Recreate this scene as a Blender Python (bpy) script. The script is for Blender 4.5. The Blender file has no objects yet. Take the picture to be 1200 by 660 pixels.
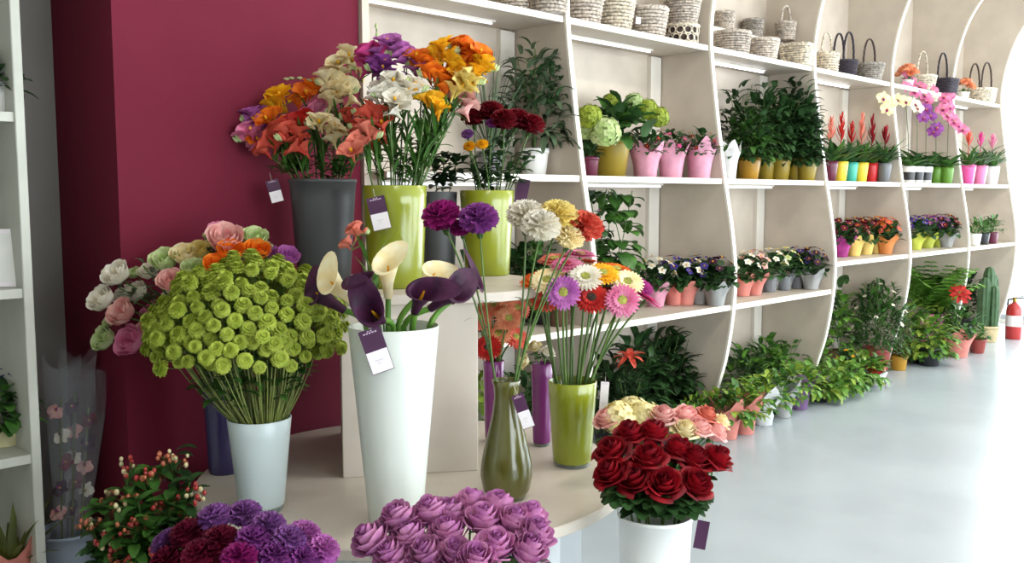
import bpy, math, random
from mathutils import Vector, Matrix, Quaternion
rnd = random.Random(11)
SC = bpy.context.scene
COL = SC.collection
PI = math.pi
sin, cos = math.sin, math.cos

# ------------------------------------------------------------------ camera model (1200 x 660)
H, FPX, TH = 1.45, 1085.0, math.atan(102/1085)
s2 = 1/math.sqrt(2)
FW = Vector((cos(TH)*s2, cos(TH)*s2, -sin(TH)))
RT = Vector((s2, -s2, 0))
UP = RT.cross(FW)
CAM = Vector((0, 0, H))
def ray(px, py): return FW + RT*((px-600)/FPX) - UP*((py-330)/FPX)
def P(px, py, X=None, Y=None, Z=None, D=None):
    d = ray(px, py)
    t = D if D is not None else X/d.x if X is not None else Y/d.y if Y is not None else (Z-H)/d.z
    return CAM + d*t
def depth(p): return (Vector(p)-CAM).dot(FW)
def xpix(p):
    v = Vector(p)-CAM
    return 600+FPX*v.dot(RT)/v.dot(FW)
XD = [3.594+1.315*i for i in range(6)]
def onshelf(px, Y, Z, r=.08):
    """point on a shelf (or floor) at height Z under pixel column px; kept clear of the uprights of its bay"""
    p = onrow(px, Y, Z)
    if Y < 3.05 or p.x < 2.3: return p
    f = onrow(px, yfront(Z), Z).x
    i = min([k for k in range(6) if f < XD[k]-.03] or [5])
    lo, hi = (XD[i-1] if i else 2.35)+.02+r, XD[i]-.02-r
    if lo <= p.x <= hi: return p
    X = min(max(p.x, lo), hi); t = (px-600)/FPX
    y = X*(1-t)/(1+t)
    return Vector((X, min(max(y, yfront(Z)+.045), 3.5), Z))
def onrow(px, Y, Z):
    a, b = 0.2, 14.0
    for _ in range(40):
        m = (a+b)/2
        if xpix((m, Y, Z)) < px: a = m
        else: b = m
    return Vector(((a+b)/2, Y, Z))

# ------------------------------------------------------------------ materials
def lin(c):
    c = c.lstrip('#')
    v = [int(c[i:i+2], 16)/255 for i in (0, 2, 4)]
    return tuple(x/12.92 if x <= .04045 else ((x+.055)/1.055)**2.4 for x in v)+(1,)
MATS = {}
def mat(name, col, rough=.5, var=.12, scale=12., trans=0., spec=.5, metal=0., emit=0., rand=.10, col2=None, bump=0., coat=0.):
    if name in MATS: return MATS[name]
    m = bpy.data.materials.new(name); m.use_nodes = True
    nt = m.node_tree; N = nt.nodes; L = nt.links
    b = N['Principled BSDF']; out = N['Material Output']
    c = lin(col)
    b.inputs['Roughness'].default_value = rough
    b.inputs['Specular IOR Level'].default_value = spec
    b.inputs['Metallic'].default_value = metal
    b.inputs['Coat Weight'].default_value = coat
    tc = N.new('ShaderNodeTexCoord'); no = N.new('ShaderNodeTexNoise')
    no.inputs['Scale'].default_value = scale; no.inputs['Detail'].default_value = 3
    L.new(tc.outputs['Object'], no.inputs['Vector'])
    mx = N.new('ShaderNodeMix'); mx.data_type = 'RGBA'
    c2 = lin(col2) if col2 else tuple(x*(1-var*1.6) for x in c[:3])+(1,)
    c1 = c if col2 else tuple(min(1, x*(1+var)) for x in c[:3])+(1,)
    mx.inputs['A'].default_value = c1; mx.inputs['B'].default_value = c2
    rp = N.new('ShaderNodeMapRange'); rp.inputs['From Min'].default_value = .35; rp.inputs['From Max'].default_value = .65
    L.new(no.outputs['Fac'], rp.inputs['Value']); L.new(rp.outputs['Result'], mx.inputs['Factor'])
    oi = N.new('ShaderNodeObjectInfo'); mr = N.new('ShaderNodeMapRange')
    mr.inputs['To Min'].default_value = 1-rand; mr.inputs['To Max'].default_value = 1+rand
    L.new(oi.outputs['Random'], mr.inputs['Value'])
    hs = N.new('ShaderNodeHueSaturation')
    L.new(mr.outputs['Result'], hs.inputs['Value']); L.new(mx.outputs['Result'], hs.inputs['Color'])
    L.new(hs.outputs['Color'], b.inputs['Base Color'])
    if bump:
        bp = N.new('ShaderNodeBump'); bp.inputs['Strength'].default_value = bump; bp.inputs['Distance'].default_value = .004
        L.new(no.outputs['Fac'], bp.inputs['Height']); L.new(bp.outputs['Normal'], b.inputs['Normal'])
    if emit:
        b.inputs['Emission Color'].default_value = c; b.inputs['Emission Strength'].default_value = emit
    if trans:
        t = N.new('ShaderNodeBsdfTranslucent'); L.new(hs.outputs['Color'], t.inputs['Color'])
        ms = N.new('ShaderNodeMixShader'); ms.inputs['Fac'].default_value = trans
        L.new(b.outputs['BSDF'], ms.inputs[1]); L.new(t.outputs['BSDF'], ms.inputs[2]); L.new(ms.outputs['Shader'], out.inputs['Surface'])
    MATS[name] = m
    return m
def film(name, col, opac=.25, rough=.12):
    if name in MATS: return MATS[name]
    m = bpy.data.materials.new(name); m.use_nodes = True
    nt = m.node_tree; N = nt.nodes; L = nt.links; b = N['Principled BSDF']; out = N['Material Output']
    b.inputs['Base Color'].default_value = lin(col); b.inputs['Roughness'].default_value = rough
    t = N.new('ShaderNodeBsdfTransparent'); fr = N.new('ShaderNodeLayerWeight'); fr.inputs['Blend'].default_value = .35
    mr = N.new('ShaderNodeMapRange'); mr.inputs['To Min'].default_value = opac*.6; mr.inputs['To Max'].default_value = min(1, opac*2.2)
    L.new(fr.outputs['Facing'], mr.inputs['Value'])
    ms = N.new('ShaderNodeMixShader'); L.new(mr.outputs['Result'], ms.inputs['Fac'])
    L.new(t.outputs['BSDF'], ms.inputs[1]); L.new(b.outputs['BSDF'], ms.inputs[2]); L.new(ms.outputs['Shader'], out.inputs['Surface'])
    MATS[name] = m
    return m
PET = {'white': ('#f4efe4', '#e6dfca'), 'cream': ('#f7eecb', '#f0dca4'), 'ivory': ('#f6efc2', '#efe0a0'), 'lemon': ('#f2e39a', '#e8d070'), 'yellow': ('#f5c62a', '#e89e10'),
       'orange': ('#f08a22', '#d85510'), 'coral': ('#e8705a', '#cc4438'), 'scarlet': ('#c8281e', '#a01414'), 'pink': ('#e592b4', '#d0628e'),
       'pale_pink': ('#f0c4bc', '#e09a96'), 'lilac': ('#c678bc', '#a452a0'), 'rose_lilac': ('#d898bf', '#b06aa4'), 'magenta': ('#b02a84', '#7e1660'),
       'violet': ('#9d64a6', '#734388'), 'maroon': ('#7c1838', '#540e28'), 'crimson': ('#a01220', '#6a0816'), 'dark_red': ('#8a1624', '#5a0a18'),
       'peach': ('#eeae86', '#dc8460'), 'salmon': ('#e88a74', '#d06a58'), 'lime': ('#b9c653', '#93a534'), 'green_white': ('#d8e2b0', '#b2c880'), 'plum': ('#4a2040', '#30142c'),
       'hot_pink': ('#e0569a', '#c03278'), 'blue_violet': ('#584a9e', '#3a2c78'), 'purple': ('#9a4c9c', '#74327c')}
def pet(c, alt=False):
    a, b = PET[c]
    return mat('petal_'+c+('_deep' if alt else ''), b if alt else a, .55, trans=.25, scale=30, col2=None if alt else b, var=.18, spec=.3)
GREENS = {'leaf': ('#4c7a30', '#2e5420'), 'dark': ('#3c5f32', '#24421f'), 'bright': ('#74a040', '#4c7c28'), 'grey': ('#62775a', '#46583e'),
          'stem': ('#5f7e3a', '#48642c'), 'yellowgreen': ('#96ac42', '#72902e'), 'olive': ('#66702f', '#4a5422'), 'deep': ('#27401f', '#152a14')}
def grn(c):
    a, b = GREENS[c]
    return mat('leaf_'+c, a, .45, col2=b, scale=9, trans=.15, spec=.4, rand=.15)
M_STEM = grn('stem')

# ------------------------------------------------------------------ mesh builder
class MB:
    def __init__(s): s.v = []; s.f = []; s.m = []; s.mats = []
    def mi(s, m):
        if m not in s.mats: s.mats.append(m)
        return s.mats.index(m)
    def add(s, vs, fs, m, T=None):
        b = len(s.v)
        s.v.extend([T @ Vector(v) for v in vs] if T is not None else [Vector(v) for v in vs])
        k = s.mi(m)
        for f in fs: s.f.append(tuple(b+i for i in f)); s.m.append(k)
        return s
    def grid(s, pts, m, T=None, close_u=False):       # pts[i][j]
        n, w = len(pts), len(pts[0])
        vs = [p for r in pts for p in r]; fs = []
        for i in range(n-1):
            for j in range(w if close_u else w-1):
                k = (j+1) % w
                fs.append((i*w+j, i*w+k, (i+1)*w+k, (i+1)*w+j))
        return s.add(vs, fs, m, T)
    def lathe(s, prof, m, T=None, seg=28, fn=None):   # prof [(r,z)]
        pts = []
        for r, z in prof:
            row = []
            for j in range(seg):
                a = 2*PI*j/seg
                rr = r*(fn(a, z) if fn else 1)
                row.append((rr*cos(a), rr*sin(a), z))
            pts.append(row)
        return s.grid(pts, m, T, True)
    def tube(s, pts, r, m, seg=6, T=None, caps=False):
        pts = [Vector(p) for p in pts]; n = len(pts); rows = []
        rs = r if isinstance(r, (list, tuple)) else [r]*n
        ref = Vector((.31, .17, .93))
        for i, p in enumerate(pts):
            t = (pts[min(i+1, n-1)]-pts[max(i-1, 0)]).normalized()
            a = t.cross(ref)
            if a.length < .05: a = t.cross(Vector((1, 0, 0)))
            a.normalize(); b = t.cross(a)
            rows.append([p+(a*cos(2*PI*j/seg)+b*sin(2*PI*j/seg))*rs[i] for j in range(seg)])
        s.grid(rows, m, T, True)
        if caps:
            s.add(rows[0], [tuple(range(seg))], m, T); s.add(rows[-1], [tuple(range(seg))], m, T)
        return s
    def box(s, x0, y0, z0, x1, y1, z1, m, T=None, bev=0.):
        if bev <= 0:
            vs = [(x, y, z) for z in (z0, z1) for y in (y0, y1) for x in (x0, x1)]
            return s.add(vs, [(0, 2, 3, 1), (4, 5, 7, 6), (0, 1, 5, 4), (2, 6, 7, 3), (0, 4, 6, 2), (1, 3, 7, 5)], m, T)
        return s.prism([(x0+bev, y0), (x1-bev, y0), (x1, y0+bev), (x1, y1-bev), (x1-bev, y1), (x0+bev, y1), (x0, y1-bev), (x0, y0+bev)], z0, z1, m, T, bev)
    def prism(s, poly, z0, z1, m, T=None, bev=0.):
        n = len(poly); cx = sum(p[0] for p in poly)/n; cy = sum(p[1] for p in poly)/n
        def sh(d):
            o = []
            for x, y in poly:
                l = math.hypot(x-cx, y-cy) or 1
                o.append((x-(x-cx)/l*d, y-(y-cy)/l*d))
            return o
        rings = [(sh(bev), z0), (poly, z0+bev), (poly, z1-bev), (sh(bev), z1)] if bev else [(poly, z0), (poly, z1)]
        s.grid([[(x, y, z) for x, y in r] for r, z in rings], m, T, True)
        s.add([(x, y, z0) for x, y in rings[0][0]], [tuple(reversed(range(n)))], m, T)
        s.add([(x, y, z1) for x, y in rings[-1][0]], [tuple(range(n))], m, T)
        return s
    def ball(s, c, r, m, T=None, seg=10, ring=6, sc=(1, 1, 1)):
        c = Vector(c); rows = []
        for i in range(ring+1):
            t = PI*i/ring
            rows.append([c+Vector((r*sc[0]*sin(t)*cos(2*PI*j/seg), r*sc[1]*sin(t)*sin(2*PI*j/seg), -r*sc[2]*cos(t))) for j in range(seg)])
        return s.grid(rows, m, T, True)
    def petal(s, L, W, m, T=None, a0=0., a1=0., cup=.2, prof=None, nl=4, nw=2, x0=0.):
        prof = prof or (lambda t: sin(PI*min(1, .12+.83*t))**.7)
        x, z = x0, 0.; rows = []
        for i in range(nl+1):
            t = i/nl; a = a0+(a1-a0)*t
            if i: x += cos(a)*L/nl; z += sin(a)*L/nl
            w = W/2*prof(t); row = []
            for j in range(nw+1):
                v = j/nw*2-1
                row.append((x-sin(a)*cup*v*v*w, v*w, z+cos(a)*cup*v*v*w))
            rows.append(row)
        return s.grid(rows, m, T)
    def mesh(s, name, smooth=True):
        me = bpy.data.meshes.new(name)
        me.from_pydata([tuple(v) for v in s.v], [], s.f)
        for m in s.mats: me.materials.append(m)
        me.polygons.foreach_set('material_index', s.m)
        if smooth: me.polygons.foreach_set('use_smooth', [True]*len(s.f))
        me.update()
        return me
def O(name, me, parent=None, loc=(0, 0, 0), T=None, smooth=True, label=None):
    if isinstance(me, MB): me = me.mesh(name, smooth)
    o = bpy.data.objects.new(name, me); COL.objects.link(o)
    if parent: o.parent = parent
    if T is not None: o.matrix_local = T
    else: o.location = loc
    if label: o['label'] = label
    return o
def tag(o, label, cat, group=None):
    o['label'] = label; o['category'] = cat
    if group: o['group'] = group
    return o
def E(name, label, cat, loc, rz=0., group=None):
    o = bpy.data.objects.new(name, None); COL.objects.link(o); o.empty_display_size = .05
    o.location = loc; o.rotation_euler = (0, 0, rz)
    return tag(o, label, cat, group)
def ST(o): o['kind'] = 'structure'; return o
def frame(p, z, roll=0., sc=1.):
    q = Vector(z).normalized().to_track_quat('Z', 'Y')
    return Matrix.Translation(p) @ q.to_matrix().to_4x4() @ Matrix.Rotation(roll, 4, 'Z') @ Matrix.Diagonal((sc, sc, sc, 1))
def leafframe(p, d, up=Vector((0, 0, 1))):           # local +X along d, +Z near up
    x = Vector(d).normalized(); y = up.cross(x)
    if y.length < .02: y = Vector((0, 1, 0))
    y.normalize(); z = x.cross(y)
    M = Matrix((x, y, z)).transposed().to_4x4(); M.translation = p
    return M
def RZ(a): return Matrix.Rotation(a, 4, 'Z')
def TR(x, y, z): return Matrix.Translation((x, y, z))

# ------------------------------------------------------------------ camera
cd = bpy.data.cameras.new('camera'); cam = bpy.data.objects.new('camera', cd); COL.objects.link(cam)
cd.sensor_width = 36; cd.sensor_fit = 'HORIZONTAL'; cd.lens = FPX/1200*36; cd.clip_start = .05
cam.matrix_world = Matrix((RT, UP, -FW)).transposed().to_4x4(); cam.location = CAM
SC.camera = cam

# ------------------------------------------------------------------ room shell
W_WALL = mat('wall_paint_white', '#d9d4cb', .8, .03, 3, rand=0)
W_PURP = mat('wall_paint_plum', '#6b1b30', .7, .04, 2.5, rand=0, spec=.15)
W_GREY = mat('wall_paint_grey', '#75716c', .8, .04, 3, rand=0)
M_FLOOR = mat('floor_vinyl', '#b0b8bd', .25, .04, 1.6, rand=0, spec=.5)
LAM = mat('laminate_beige', '#c6b9aa', .5, .05, 5, rand=0)
LAMW = mat('laminate_edge_white', '#e4ddd2', .45, .02, 5, rand=0)
M_ALU = mat('window_aluminium', '#c9cccf', .35, .03, 5, metal=.6, rand=0)
GLASS = film('window_glass', '#ffffff', .06, .02)
X0, X1, Y0, Y1, ZC = -2.2, 11.3, -3.2, 3.78, 3.62
ST(O('floor', MB().box(X0, Y0, -.06, X1+.1, Y1+.1, 0, M_FLOOR), smooth=False))
ST(O('ceiling', MB().box(X0, Y0, ZC, X1+.1, Y1+.1, ZC+.08, W_WALL), smooth=False))
ST(O('wall_back', MB().box(X0, Y1, 0, X1+.1, Y1+.1, ZC, W_GREY), smooth=False))
ST(O('wall_left', MB().box(X0-.1, Y0, 0, X0, Y1+.1, ZC, W_WALL), smooth=False))
ST(O('wall_pillar', MB().box(1.305, 3.22, 0, 2.32, Y1, ZC, W_PURP), smooth=False))
def window_wall(axis, wname, spans, lo, hi, pos, thick, z0, z1, n0):
    m = MB()
    def bx(a, b, za, zb):
        if axis == 'x': m.box(a, pos, za, b, pos+thick, zb, W_WALL)
        else: m.box(pos, a, za, pos+thick, b, zb, W_WALL)
    edges = [lo]+[e for sp in spans for e in sp]+[hi]
    for i in range(0, len(edges), 2): bx(edges[i], edges[i+1], 0, ZC)
    for a, b in spans: bx(a, b, 0, z0); bx(a, b, z1, ZC)
    ST(O(wname, m, smooth=False))
    for k, (a, b) in enumerate(spans):
        f = MB(); g = MB(); c = pos+thick/2; nb = max(2, round((b-a)/1.1))
        def fb(p, q, za, zb):
            if axis == 'x': f.box(p, c-.03, za, q, c+.03, zb, M_ALU)
            else: f.box(c-.03, p, za, c+.03, q, zb, M_ALU)
        fb(a, b, z0, z0+.06); fb(a, b, z1-.06, z1)
        for i in range(nb+1):
            x = a+(b-a-.06)*i/nb; fb(x, x+.06, z0+.06, z1-.06)
        if axis == 'x': g.box(a, c-.004, z0, b, c+.004, z1, GLASS)
        else: g.box(c-.004, a, z0, c+.004, b, z1, GLASS)
        w = ST(O('window_%d' % (n0+k), f, smooth=False)); O('glass_pane', g, w, smooth=False)
window_wall('x', 'wall_right', [(.3, 5.2), (5.7, 10.9)], X0, X1, Y0-.1, .1, .15, 3.2, 1)
window_wall('y', 'wall_end', [(-2.6, 3.7)], Y0, Y1, X1, .1, .04, 3.3, 3)
m = MB()
m.box(X0, Y0, 0, X0+.1, Y1, .01, W_WALL)
ST(O('wall_front', MB().box(X0, Y0-.1, 0, X0+.02, Y0, ZC, W_WALL), smooth=False))

# ------------------------------------------------------------------ shelving
PROF = [(3.16, 0), (3.11, .22), (3.045, .45), (3.0, .75), (2.995, 1.0), (3.02, 1.22), (3.08, 1.55), (3.145, 1.95), (3.195, 2.35),
        (3.185, 2.6), (3.13, 2.85), (3.05, 3.05), (2.93, 3.22), (2.72, 3.4), (2.40, 3.52), (2.1, 3.56)]
def yfront(z):
    for (a, za), (b, zb) in zip(PROF, PROF[1:]):
        if za <= z <= zb: return a+(b-a)*(z-za)/(zb-za)
    return PROF[-1][0]
YB = 3.58
unit = E('shelving_unit', 'long cream built-in shelving with wavy uprights along the back wall', 'shelving', (0, 0, 0))
def smooth_prof():
    o = []
    n = len(PROF)
    for i in range(n-1):
        p = [Vector(PROF[max(0, min(n-1, k))]) for k in (i-1, i, i+1, i+2)]
        for k in range(5):
            t = k/5
            o.append(.5*((2*p[1])+(p[2]-p[0])*t+(2*p[0]-5*p[1]+4*p[2]-p[3])*t*t+(3*p[1]-p[0]-3*p[2]+p[3])*t**3))
    o.append(Vector(PROF[-1])); return o
SP = smooth_prof()
def divider(x):
    m = MB(); t = .015; b = MB()
    n = len(SP)
    for sx in (-t, t):
        vs = []; fs = []
        for p in SP: vs += [(x+sx, p.x, p.y), (x+sx, YB, p.y)]
        for i in range(n-1): fs.append((2*i, 2*i+1, 2*i+3, 2*i+2))
        m.add(vs, fs, LAM)
    vs = []; fs = []
    for p in SP: vs += [(x-t-.001, p.x-.003, p.y), (x+t+.001, p.x-.003, p.y)]
    for i in range(n-1): fs.append((2*i, 2*i+1, 2*i+3, 2*i+2))
    b.grid([[(x-t-.001, p.x+.012, p.y), (x-t-.001, p.x-.002, p.y), (x+t+.001, p.x-.002, p.y), (x+t+.001, p.x+.012, p.y)] for p in SP], LAMW)
    top = SP[-1].y
    m.add([(x-t, SP[-1].x, top), (x+t, SP[-1].x, top), (x+t, YB, top), (x-t, YB, top)], [(0, 1, 2, 3)], LAM)
    d = O('upright_panel', m, unit, smooth=False); O('edge_strip', b, d, smooth=False, label='white edge strip')
for x in XD: divider(x)
O('upright_panel', MB().box(2.325, 3.2, 0, 2.36, YB, 3.56, LAM), unit, smooth=False)
O('back_panel', MB().box(2.325, YB, 0, XD[5]+.02, YB+.03, 3.56, LAM), unit, smooth=False)
LOWZ = [.78, .78, .78, .97, .97, .97]
TUBE = {k: mat('light_tube_%s' % k, '#f4f6ff', .4, 0, rand=0, emit=e) for k, e in (('dim', .6), ('lit', 6.))}
SHELVES = {}
for i in range(6):
    a = (XD[i-1] if i else 2.342)+.018; b = XD[i]-.018
    for z in (2.35, 1.545, LOWZ[i]):
        y = yfront(z)+.012
        s = O('shelf_board', MB().box(a, y+.012, z-.03, b, YB, z, LAM), unit, smooth=False)
        O('edge_strip', MB().box(a, y, z-.031, b, y+.012, z+.001, LAMW), s, smooth=False, label='white edge strip')
        if z > 1:
            lit = 'lit' if (z > 2 and i in (2, 3)) else 'dim'
            ty = 3.42 if z > 2 else 3.33
            L = O('light_fitting', MB().box(a+.14, ty-.009, z-.040, b-.28, ty+.009, z-.031, LAMW), unit, smooth=False)
            O('light_tube', MB().tube([(a+.16, ty, z-.047), (b-.30, ty, z-.047)], .007, TUBE[lit], 8), L)
    O('batten', MB().box(b-.11, YB-.03, .0, b-.005, YB, 2.31, LAMW), unit, smooth=False, label='white vertical batten')

# ------------------------------------------------------------------ left shelf unit
lu = E('shelf_unit', 'pale shelf unit with three shelves cut off by the left edge', 'shelving', (0, 0, 0))
LG = mat('laminate_greygreen', '#b9bab0', .5, .05, 5, rand=0)
O('upright_panel', MB().box(.985, 3.21, 0, 1.015, Y1-.01, 3.3, LG, bev=.003), lu, smooth=False)
O('upright_panel', MB().box(-.43, 3.21, 0, -.40, Y1-.01, 3.3, LG, bev=.003), lu, smooth=False)
for z in (2.28, 1.71, 1.147, .60, .08):
    O('shelf_board', MB().box(-.40, 3.22, z-.03, .985, Y1-.01, z, LG), lu, smooth=False)
O('back_panel', MB().box(-.40, Y1-.02, .0, .985, Y1-.002, 3.3, LG), lu, smooth=False)

# ------------------------------------------------------------------ display table and riser
TW = mat('table_white', '#cdc3b6', .4, .03, 6, rand=0)
TZ = .5
tb = E('display_table', 'round white display table in front of the plum pillar', 'table', (1.98, 2.45, 0))
def circ(rx, ry, n=64): return [(rx*cos(2*PI*i/n), ry*sin(2*PI*i/n)) for i in range(n)]
O('table_top', MB().prism(circ(.735, .725), TZ-.035, TZ, TW, bev=.004), tb, smooth=False)
for k in range(4):
    T = RZ(PI/4+.25+k*PI/2)
    O('base_panel', MB().box(.05, -.016, 0, .6, .016, TZ-.036, mat('panel_daylit', '#cfd3d6', .4, .03, 5, rand=0), T), tb, smooth=False)  # blue-white of the side daylight is put into the base colour
O('base_drum', MB().lathe([(.5, 0), (.5, TZ-.037)], mat('panel_daylit', '#cfd3d6'), seg=48), tb)
A = math.atan2(-.559, .829)
rs = E('display_riser', 'white riser block with an overhanging board standing on the round table', 'riser', (1.936, 2.42, TZ), A)
RW = mat('riser_white', '#cbc0b4', .45, .03, 6, rand=0)
O('riser_box', MB().box(-.23, 0, 0, .23, .6, .585, RW, bev=.003), rs, smooth=False)
def rrect(x0, y0, x1, y1, r, n=8):
    o = []
    for cx, cy, a0 in ((x1-r, y0+r, -PI/2), (x1-r, y1-r, 0), (x0+r, y1-r, PI/2), (x0+r, y0+r, PI)):
        for k in range(n+1): a = a0+PI/2*k/n; o.append((cx+r*cos(a), cy+r*sin(a)))
    return o
O('riser_board', MB().prism(rrect(-.40, -.035, .52, .82, .33), .586, .62, RW, bev=.003), rs, smooth=False)
RZT = TZ+.62

# ------------------------------------------------------------------ vases
VASES = {}
def vase(key, name, label, loc, prof, m, glass=None, inner=None, cat='vase', wall=.004):
    """prof outer [(r,z)] bottom to top"""
    o = E(name, label, cat, loc)
    b = MB()
    h = prof[-1][1]
    full = [(0.001, prof[0][1])]+prof+[(prof[-1][0]-wall*.5, h+.002), (prof[-1][0]-wall, h)]
    full += [(max(.004, r-wall), z) for r, z in reversed(prof[1:-1])]+[(.001, prof[0][1]+.012)]
    b.lathe(full, m, seg=36)
    O('vase_body', b, o)
    if glass:
        z0 = prof[0][1]
        O('glass_foot', MB().lathe([(.001, 0), (prof[0][0]*.92, 0), (prof[0][0]*.99, .006), (prof[0][0], z0)], glass, seg=36), o, label='clear glass foot')
    VASES[key] = dict(o=o, loc=Vector(loc), h=h, rt=prof[-1][0]-wall, rb=prof[0][0]*.8, name=label, z0=prof[0][1]+.014)
    return o
def cone(rb, rt, h, z0=0., lip=0.):
    p = [(rb*.96, z0), (rb, z0+.006)]
    for k in range(1, 6): t = k/5; p.append((rb+(rt-rb)*t, z0+.006+(h-z0-.006)*t))
    if lip: p[-1] = (rt, h-.012); p += [(rt+lip, h-.010), (rt+lip, h)]
    return p
V_FROST = mat('frosted_glass_white', '#d6dcd5', .3, .02, 4, rand=0, spec=.6)
V_LIME = mat('lime_glass', '#868f1e', .22, .05, 4, rand=0, spec=.6, coat=.3)
V_OLIVE = mat('olive_glass', '#504e1a', .2, .06, 4, rand=0, spec=.6, coat=.3)
V_GREY = mat('bucket_grey', '#46494b', .5, .03, 4, rand=0)
V_PURP = mat('purple_glass', '#701c68', .22, .05, 4, rand=0, coat=.3)
V_INDIGO = mat('indigo_glass', '#332a56', .25, .05, 4, rand=0, coat=.3)
V_FOOT = film('thick_glass', '#9aa6a0', .5, .03)
vase('chrys', 'frosted_vase', 'white frosted glass vase holding green button chrysanthemums', (1.39, 2.46, TZ), cone(.068, .094, .285, .018), mat('frosted_glass_grey', '#bcc8c9', .3, .02, 4, rand=0, spec=.6), V_FOOT)
vase('calla', 'tall_vase', 'tall white flared vase holding calla lilies at the table front', (1.62, 2.10, TZ), cone(.078, .130, .575), V_FROST)
vase('bottle', 'bottle_vase', 'olive green bottle vase with rounded belly and slim neck', (1.995, 2.02, TZ),
     [(.045, .0), (.06, .006), (.074, .03), (.082, .075), (.080, .11), (.070, .16), (.056, .215), (.044, .27), (.038, .32), (.040, .355), (.046, .375)], V_OLIVE)
vase('gerb', 'glass_vase', 'lime green glass vase on the table holding gerberas', (2.41, 2.11, TZ), cone(.068, .086, .30, .014), V_LIME, V_FOOT)
vase('purp1', 'slim_vase', 'slim purple vase standing behind the lime gerbera vase', (2.52, 2.36, TZ), cone(.034, .041, .315, .012), V_PURP, V_FOOT)
vase('purp2', 'slim_vase', 'slim purple vase beside the riser behind the olive bottle vase', (2.43, 2.53, TZ), cone(.034, .041, .315, .012), V_PURP, V_FOOT)
vase('indigo', 'indigo_vase', 'dark indigo vase behind the frosted chrysanthemum vase', (1.50, 2.90, TZ), cone(.052, .066, .36), V_INDIGO)
vase('bucket', 'florist_bucket', 'dark grey plastic bucket of mixed freesias on the riser', (1.98, 2.99, RZT), cone(.098, .124, .385, 0, .004), V_GREY, cat='bucket')
vase('limeL', 'lime_vase', 'wide lime vase in the middle of the riser with freesias', (2.045, 2.635, RZT), cone(.098, .114, .36), V_LIME)
vase('limeR', 'lime_vase', 'wide lime vase on the riser holding dark red carnations', (2.625, 2.77, RZT), cone(.092, .112, .345), V_LIME)
vase('grey', 'grey_vase', 'grey vase half hidden between the two lime vases', (2.50, 2.93, RZT), cone(.066, .078, .34), V_GREY)
V_BUCKW = mat('bucket_white', '#e2e3e0', .4, .03, 4, rand=0)
vase('rose', 'florist_bucket', 'tall white bucket of red roses in front of the table', (2.13, 1.545, 0), cone(.085, .106, .535, 0, .004), V_BUCKW, cat='bucket')
vase('rose2', 'florist_bucket', 'white bucket of pale roses behind the red roses', (2.43, 1.76, 0), cone(.075, .092, .50, 0, .004), V_BUCKW, cat='bucket')
vase('lilac', 'florist_bucket', 'white bucket under the lilac roses at the table front', (1.50, 1.63, 0), cone(.085, .105, .40, 0, .004), V_BUCKW, cat='bucket')
vase('violet', 'florist_bucket', 'white bucket under the violet carnations', (1.09, 1.97, 0), cone(.085, .105, .42, 0, .004), V_BUCKW, cat='bucket')
vase('hyper', 'florist_bucket', 'dark grey bucket of hypericum berries beside the round table', (1.02, 2.50, 0), cone(.085, .105, .36, 0, .004), V_GREY, cat='bucket')
vase('cello', 'florist_bucket', 'grey bucket of wrapped orchids in the corner gap', (1.16, 3.42, 0), cone(.085, .105, .25, 0, .004), mat('bucket_blue_grey', '#8b95a0', .5, .03, 4, rand=0), cat='bucket')

# ------------------------------------------------------------------ bloom meshes (base at origin, facing +Z)
CACHE = {}
def cached(fn):
    def w(*a):
        k = (fn.__name__,)+a
        if k not in CACHE: CACHE[k] = fn(*a)
        return CACHE[k]
    return w
@cached
def chrys_bloom(v):
    r = random.Random(v); b = MB(); R = .026; m1 = pet('lime'); m2 = pet('lime', True)
    b.ball((0, 0, .006), .012, m2, sc=(1, 1, .8), seg=8, ring=5)
    b.lathe([(.0075, .0165), (.004, .0175), (.001, .017)], m2, seg=8)
    pr = lambda t: .75+.25*sin(PI*t) if t < .99 else .6
    for n, L, a0, a1, x0, z in ((18, R*.80, .15, -1.15, .006, .002), (18, R*.78, .45, -.75, .006, .005), (17, R*.68, .8, -.35, .006, .008), (15, R*.56, 1.1, .1, .005, .011), (12, R*.42, 1.35, .7, .005, .013)):
        for k in range(n):
            T = TR(0, 0, z) @ RZ(2*PI*(k+r.uniform(-.2, .2))/n+n)
            b.petal(L*r.uniform(.92, 1.06), .0088, m1, T, a0, a1, .35, pr, 4, 2, x0)
    return b.mesh('bloom')
@cached
def carnation_head(c, v):
    r = random.Random(v+7); b = MB(); R = .042; m1 = pet(c); m2 = pet(c, True)
    n = 60
    for k, tilt in enumerate((-.75, -.2, .2, .55, .9, 1.2, 1.42)):
        Rk = R*((.86, 1., 1., .97, .92, .87, .82)[k]); ph = r.uniform(0, 6); rows = []
        for i in range(5):
            s = i/4; row = []
            for j in range(n):
                a = 2*PI*j/n
                ruf = (.26*sin(7*a+ph+k)+.20*sin(13*a+2*ph)+.22*sin(23*a+ph*3))*s*s*.27*Rk
                rr = Rk*s*(1+.05*(1 if j % 2 else -1)*s)
                x = rr*cos(tilt)-ruf*sin(tilt)*1.2; z = rr*sin(tilt)*.85+ruf*cos(tilt)
                row.append((x*cos(a+k)+0, x*sin(a+k), z+.012))
            rows.append(row)
        b.grid(rows, m1 if k % 2 else m2 if k == 0 else m1, None, True)
    return b.mesh('bloom')
@cached
def carnation_calyx():
    return MB().lathe([(.002, -.034), (.006, -.030), (.0085, -.015), (.0095, 0), (.011, .010)], grn('leaf'), seg=10).mesh('calyx')
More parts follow.
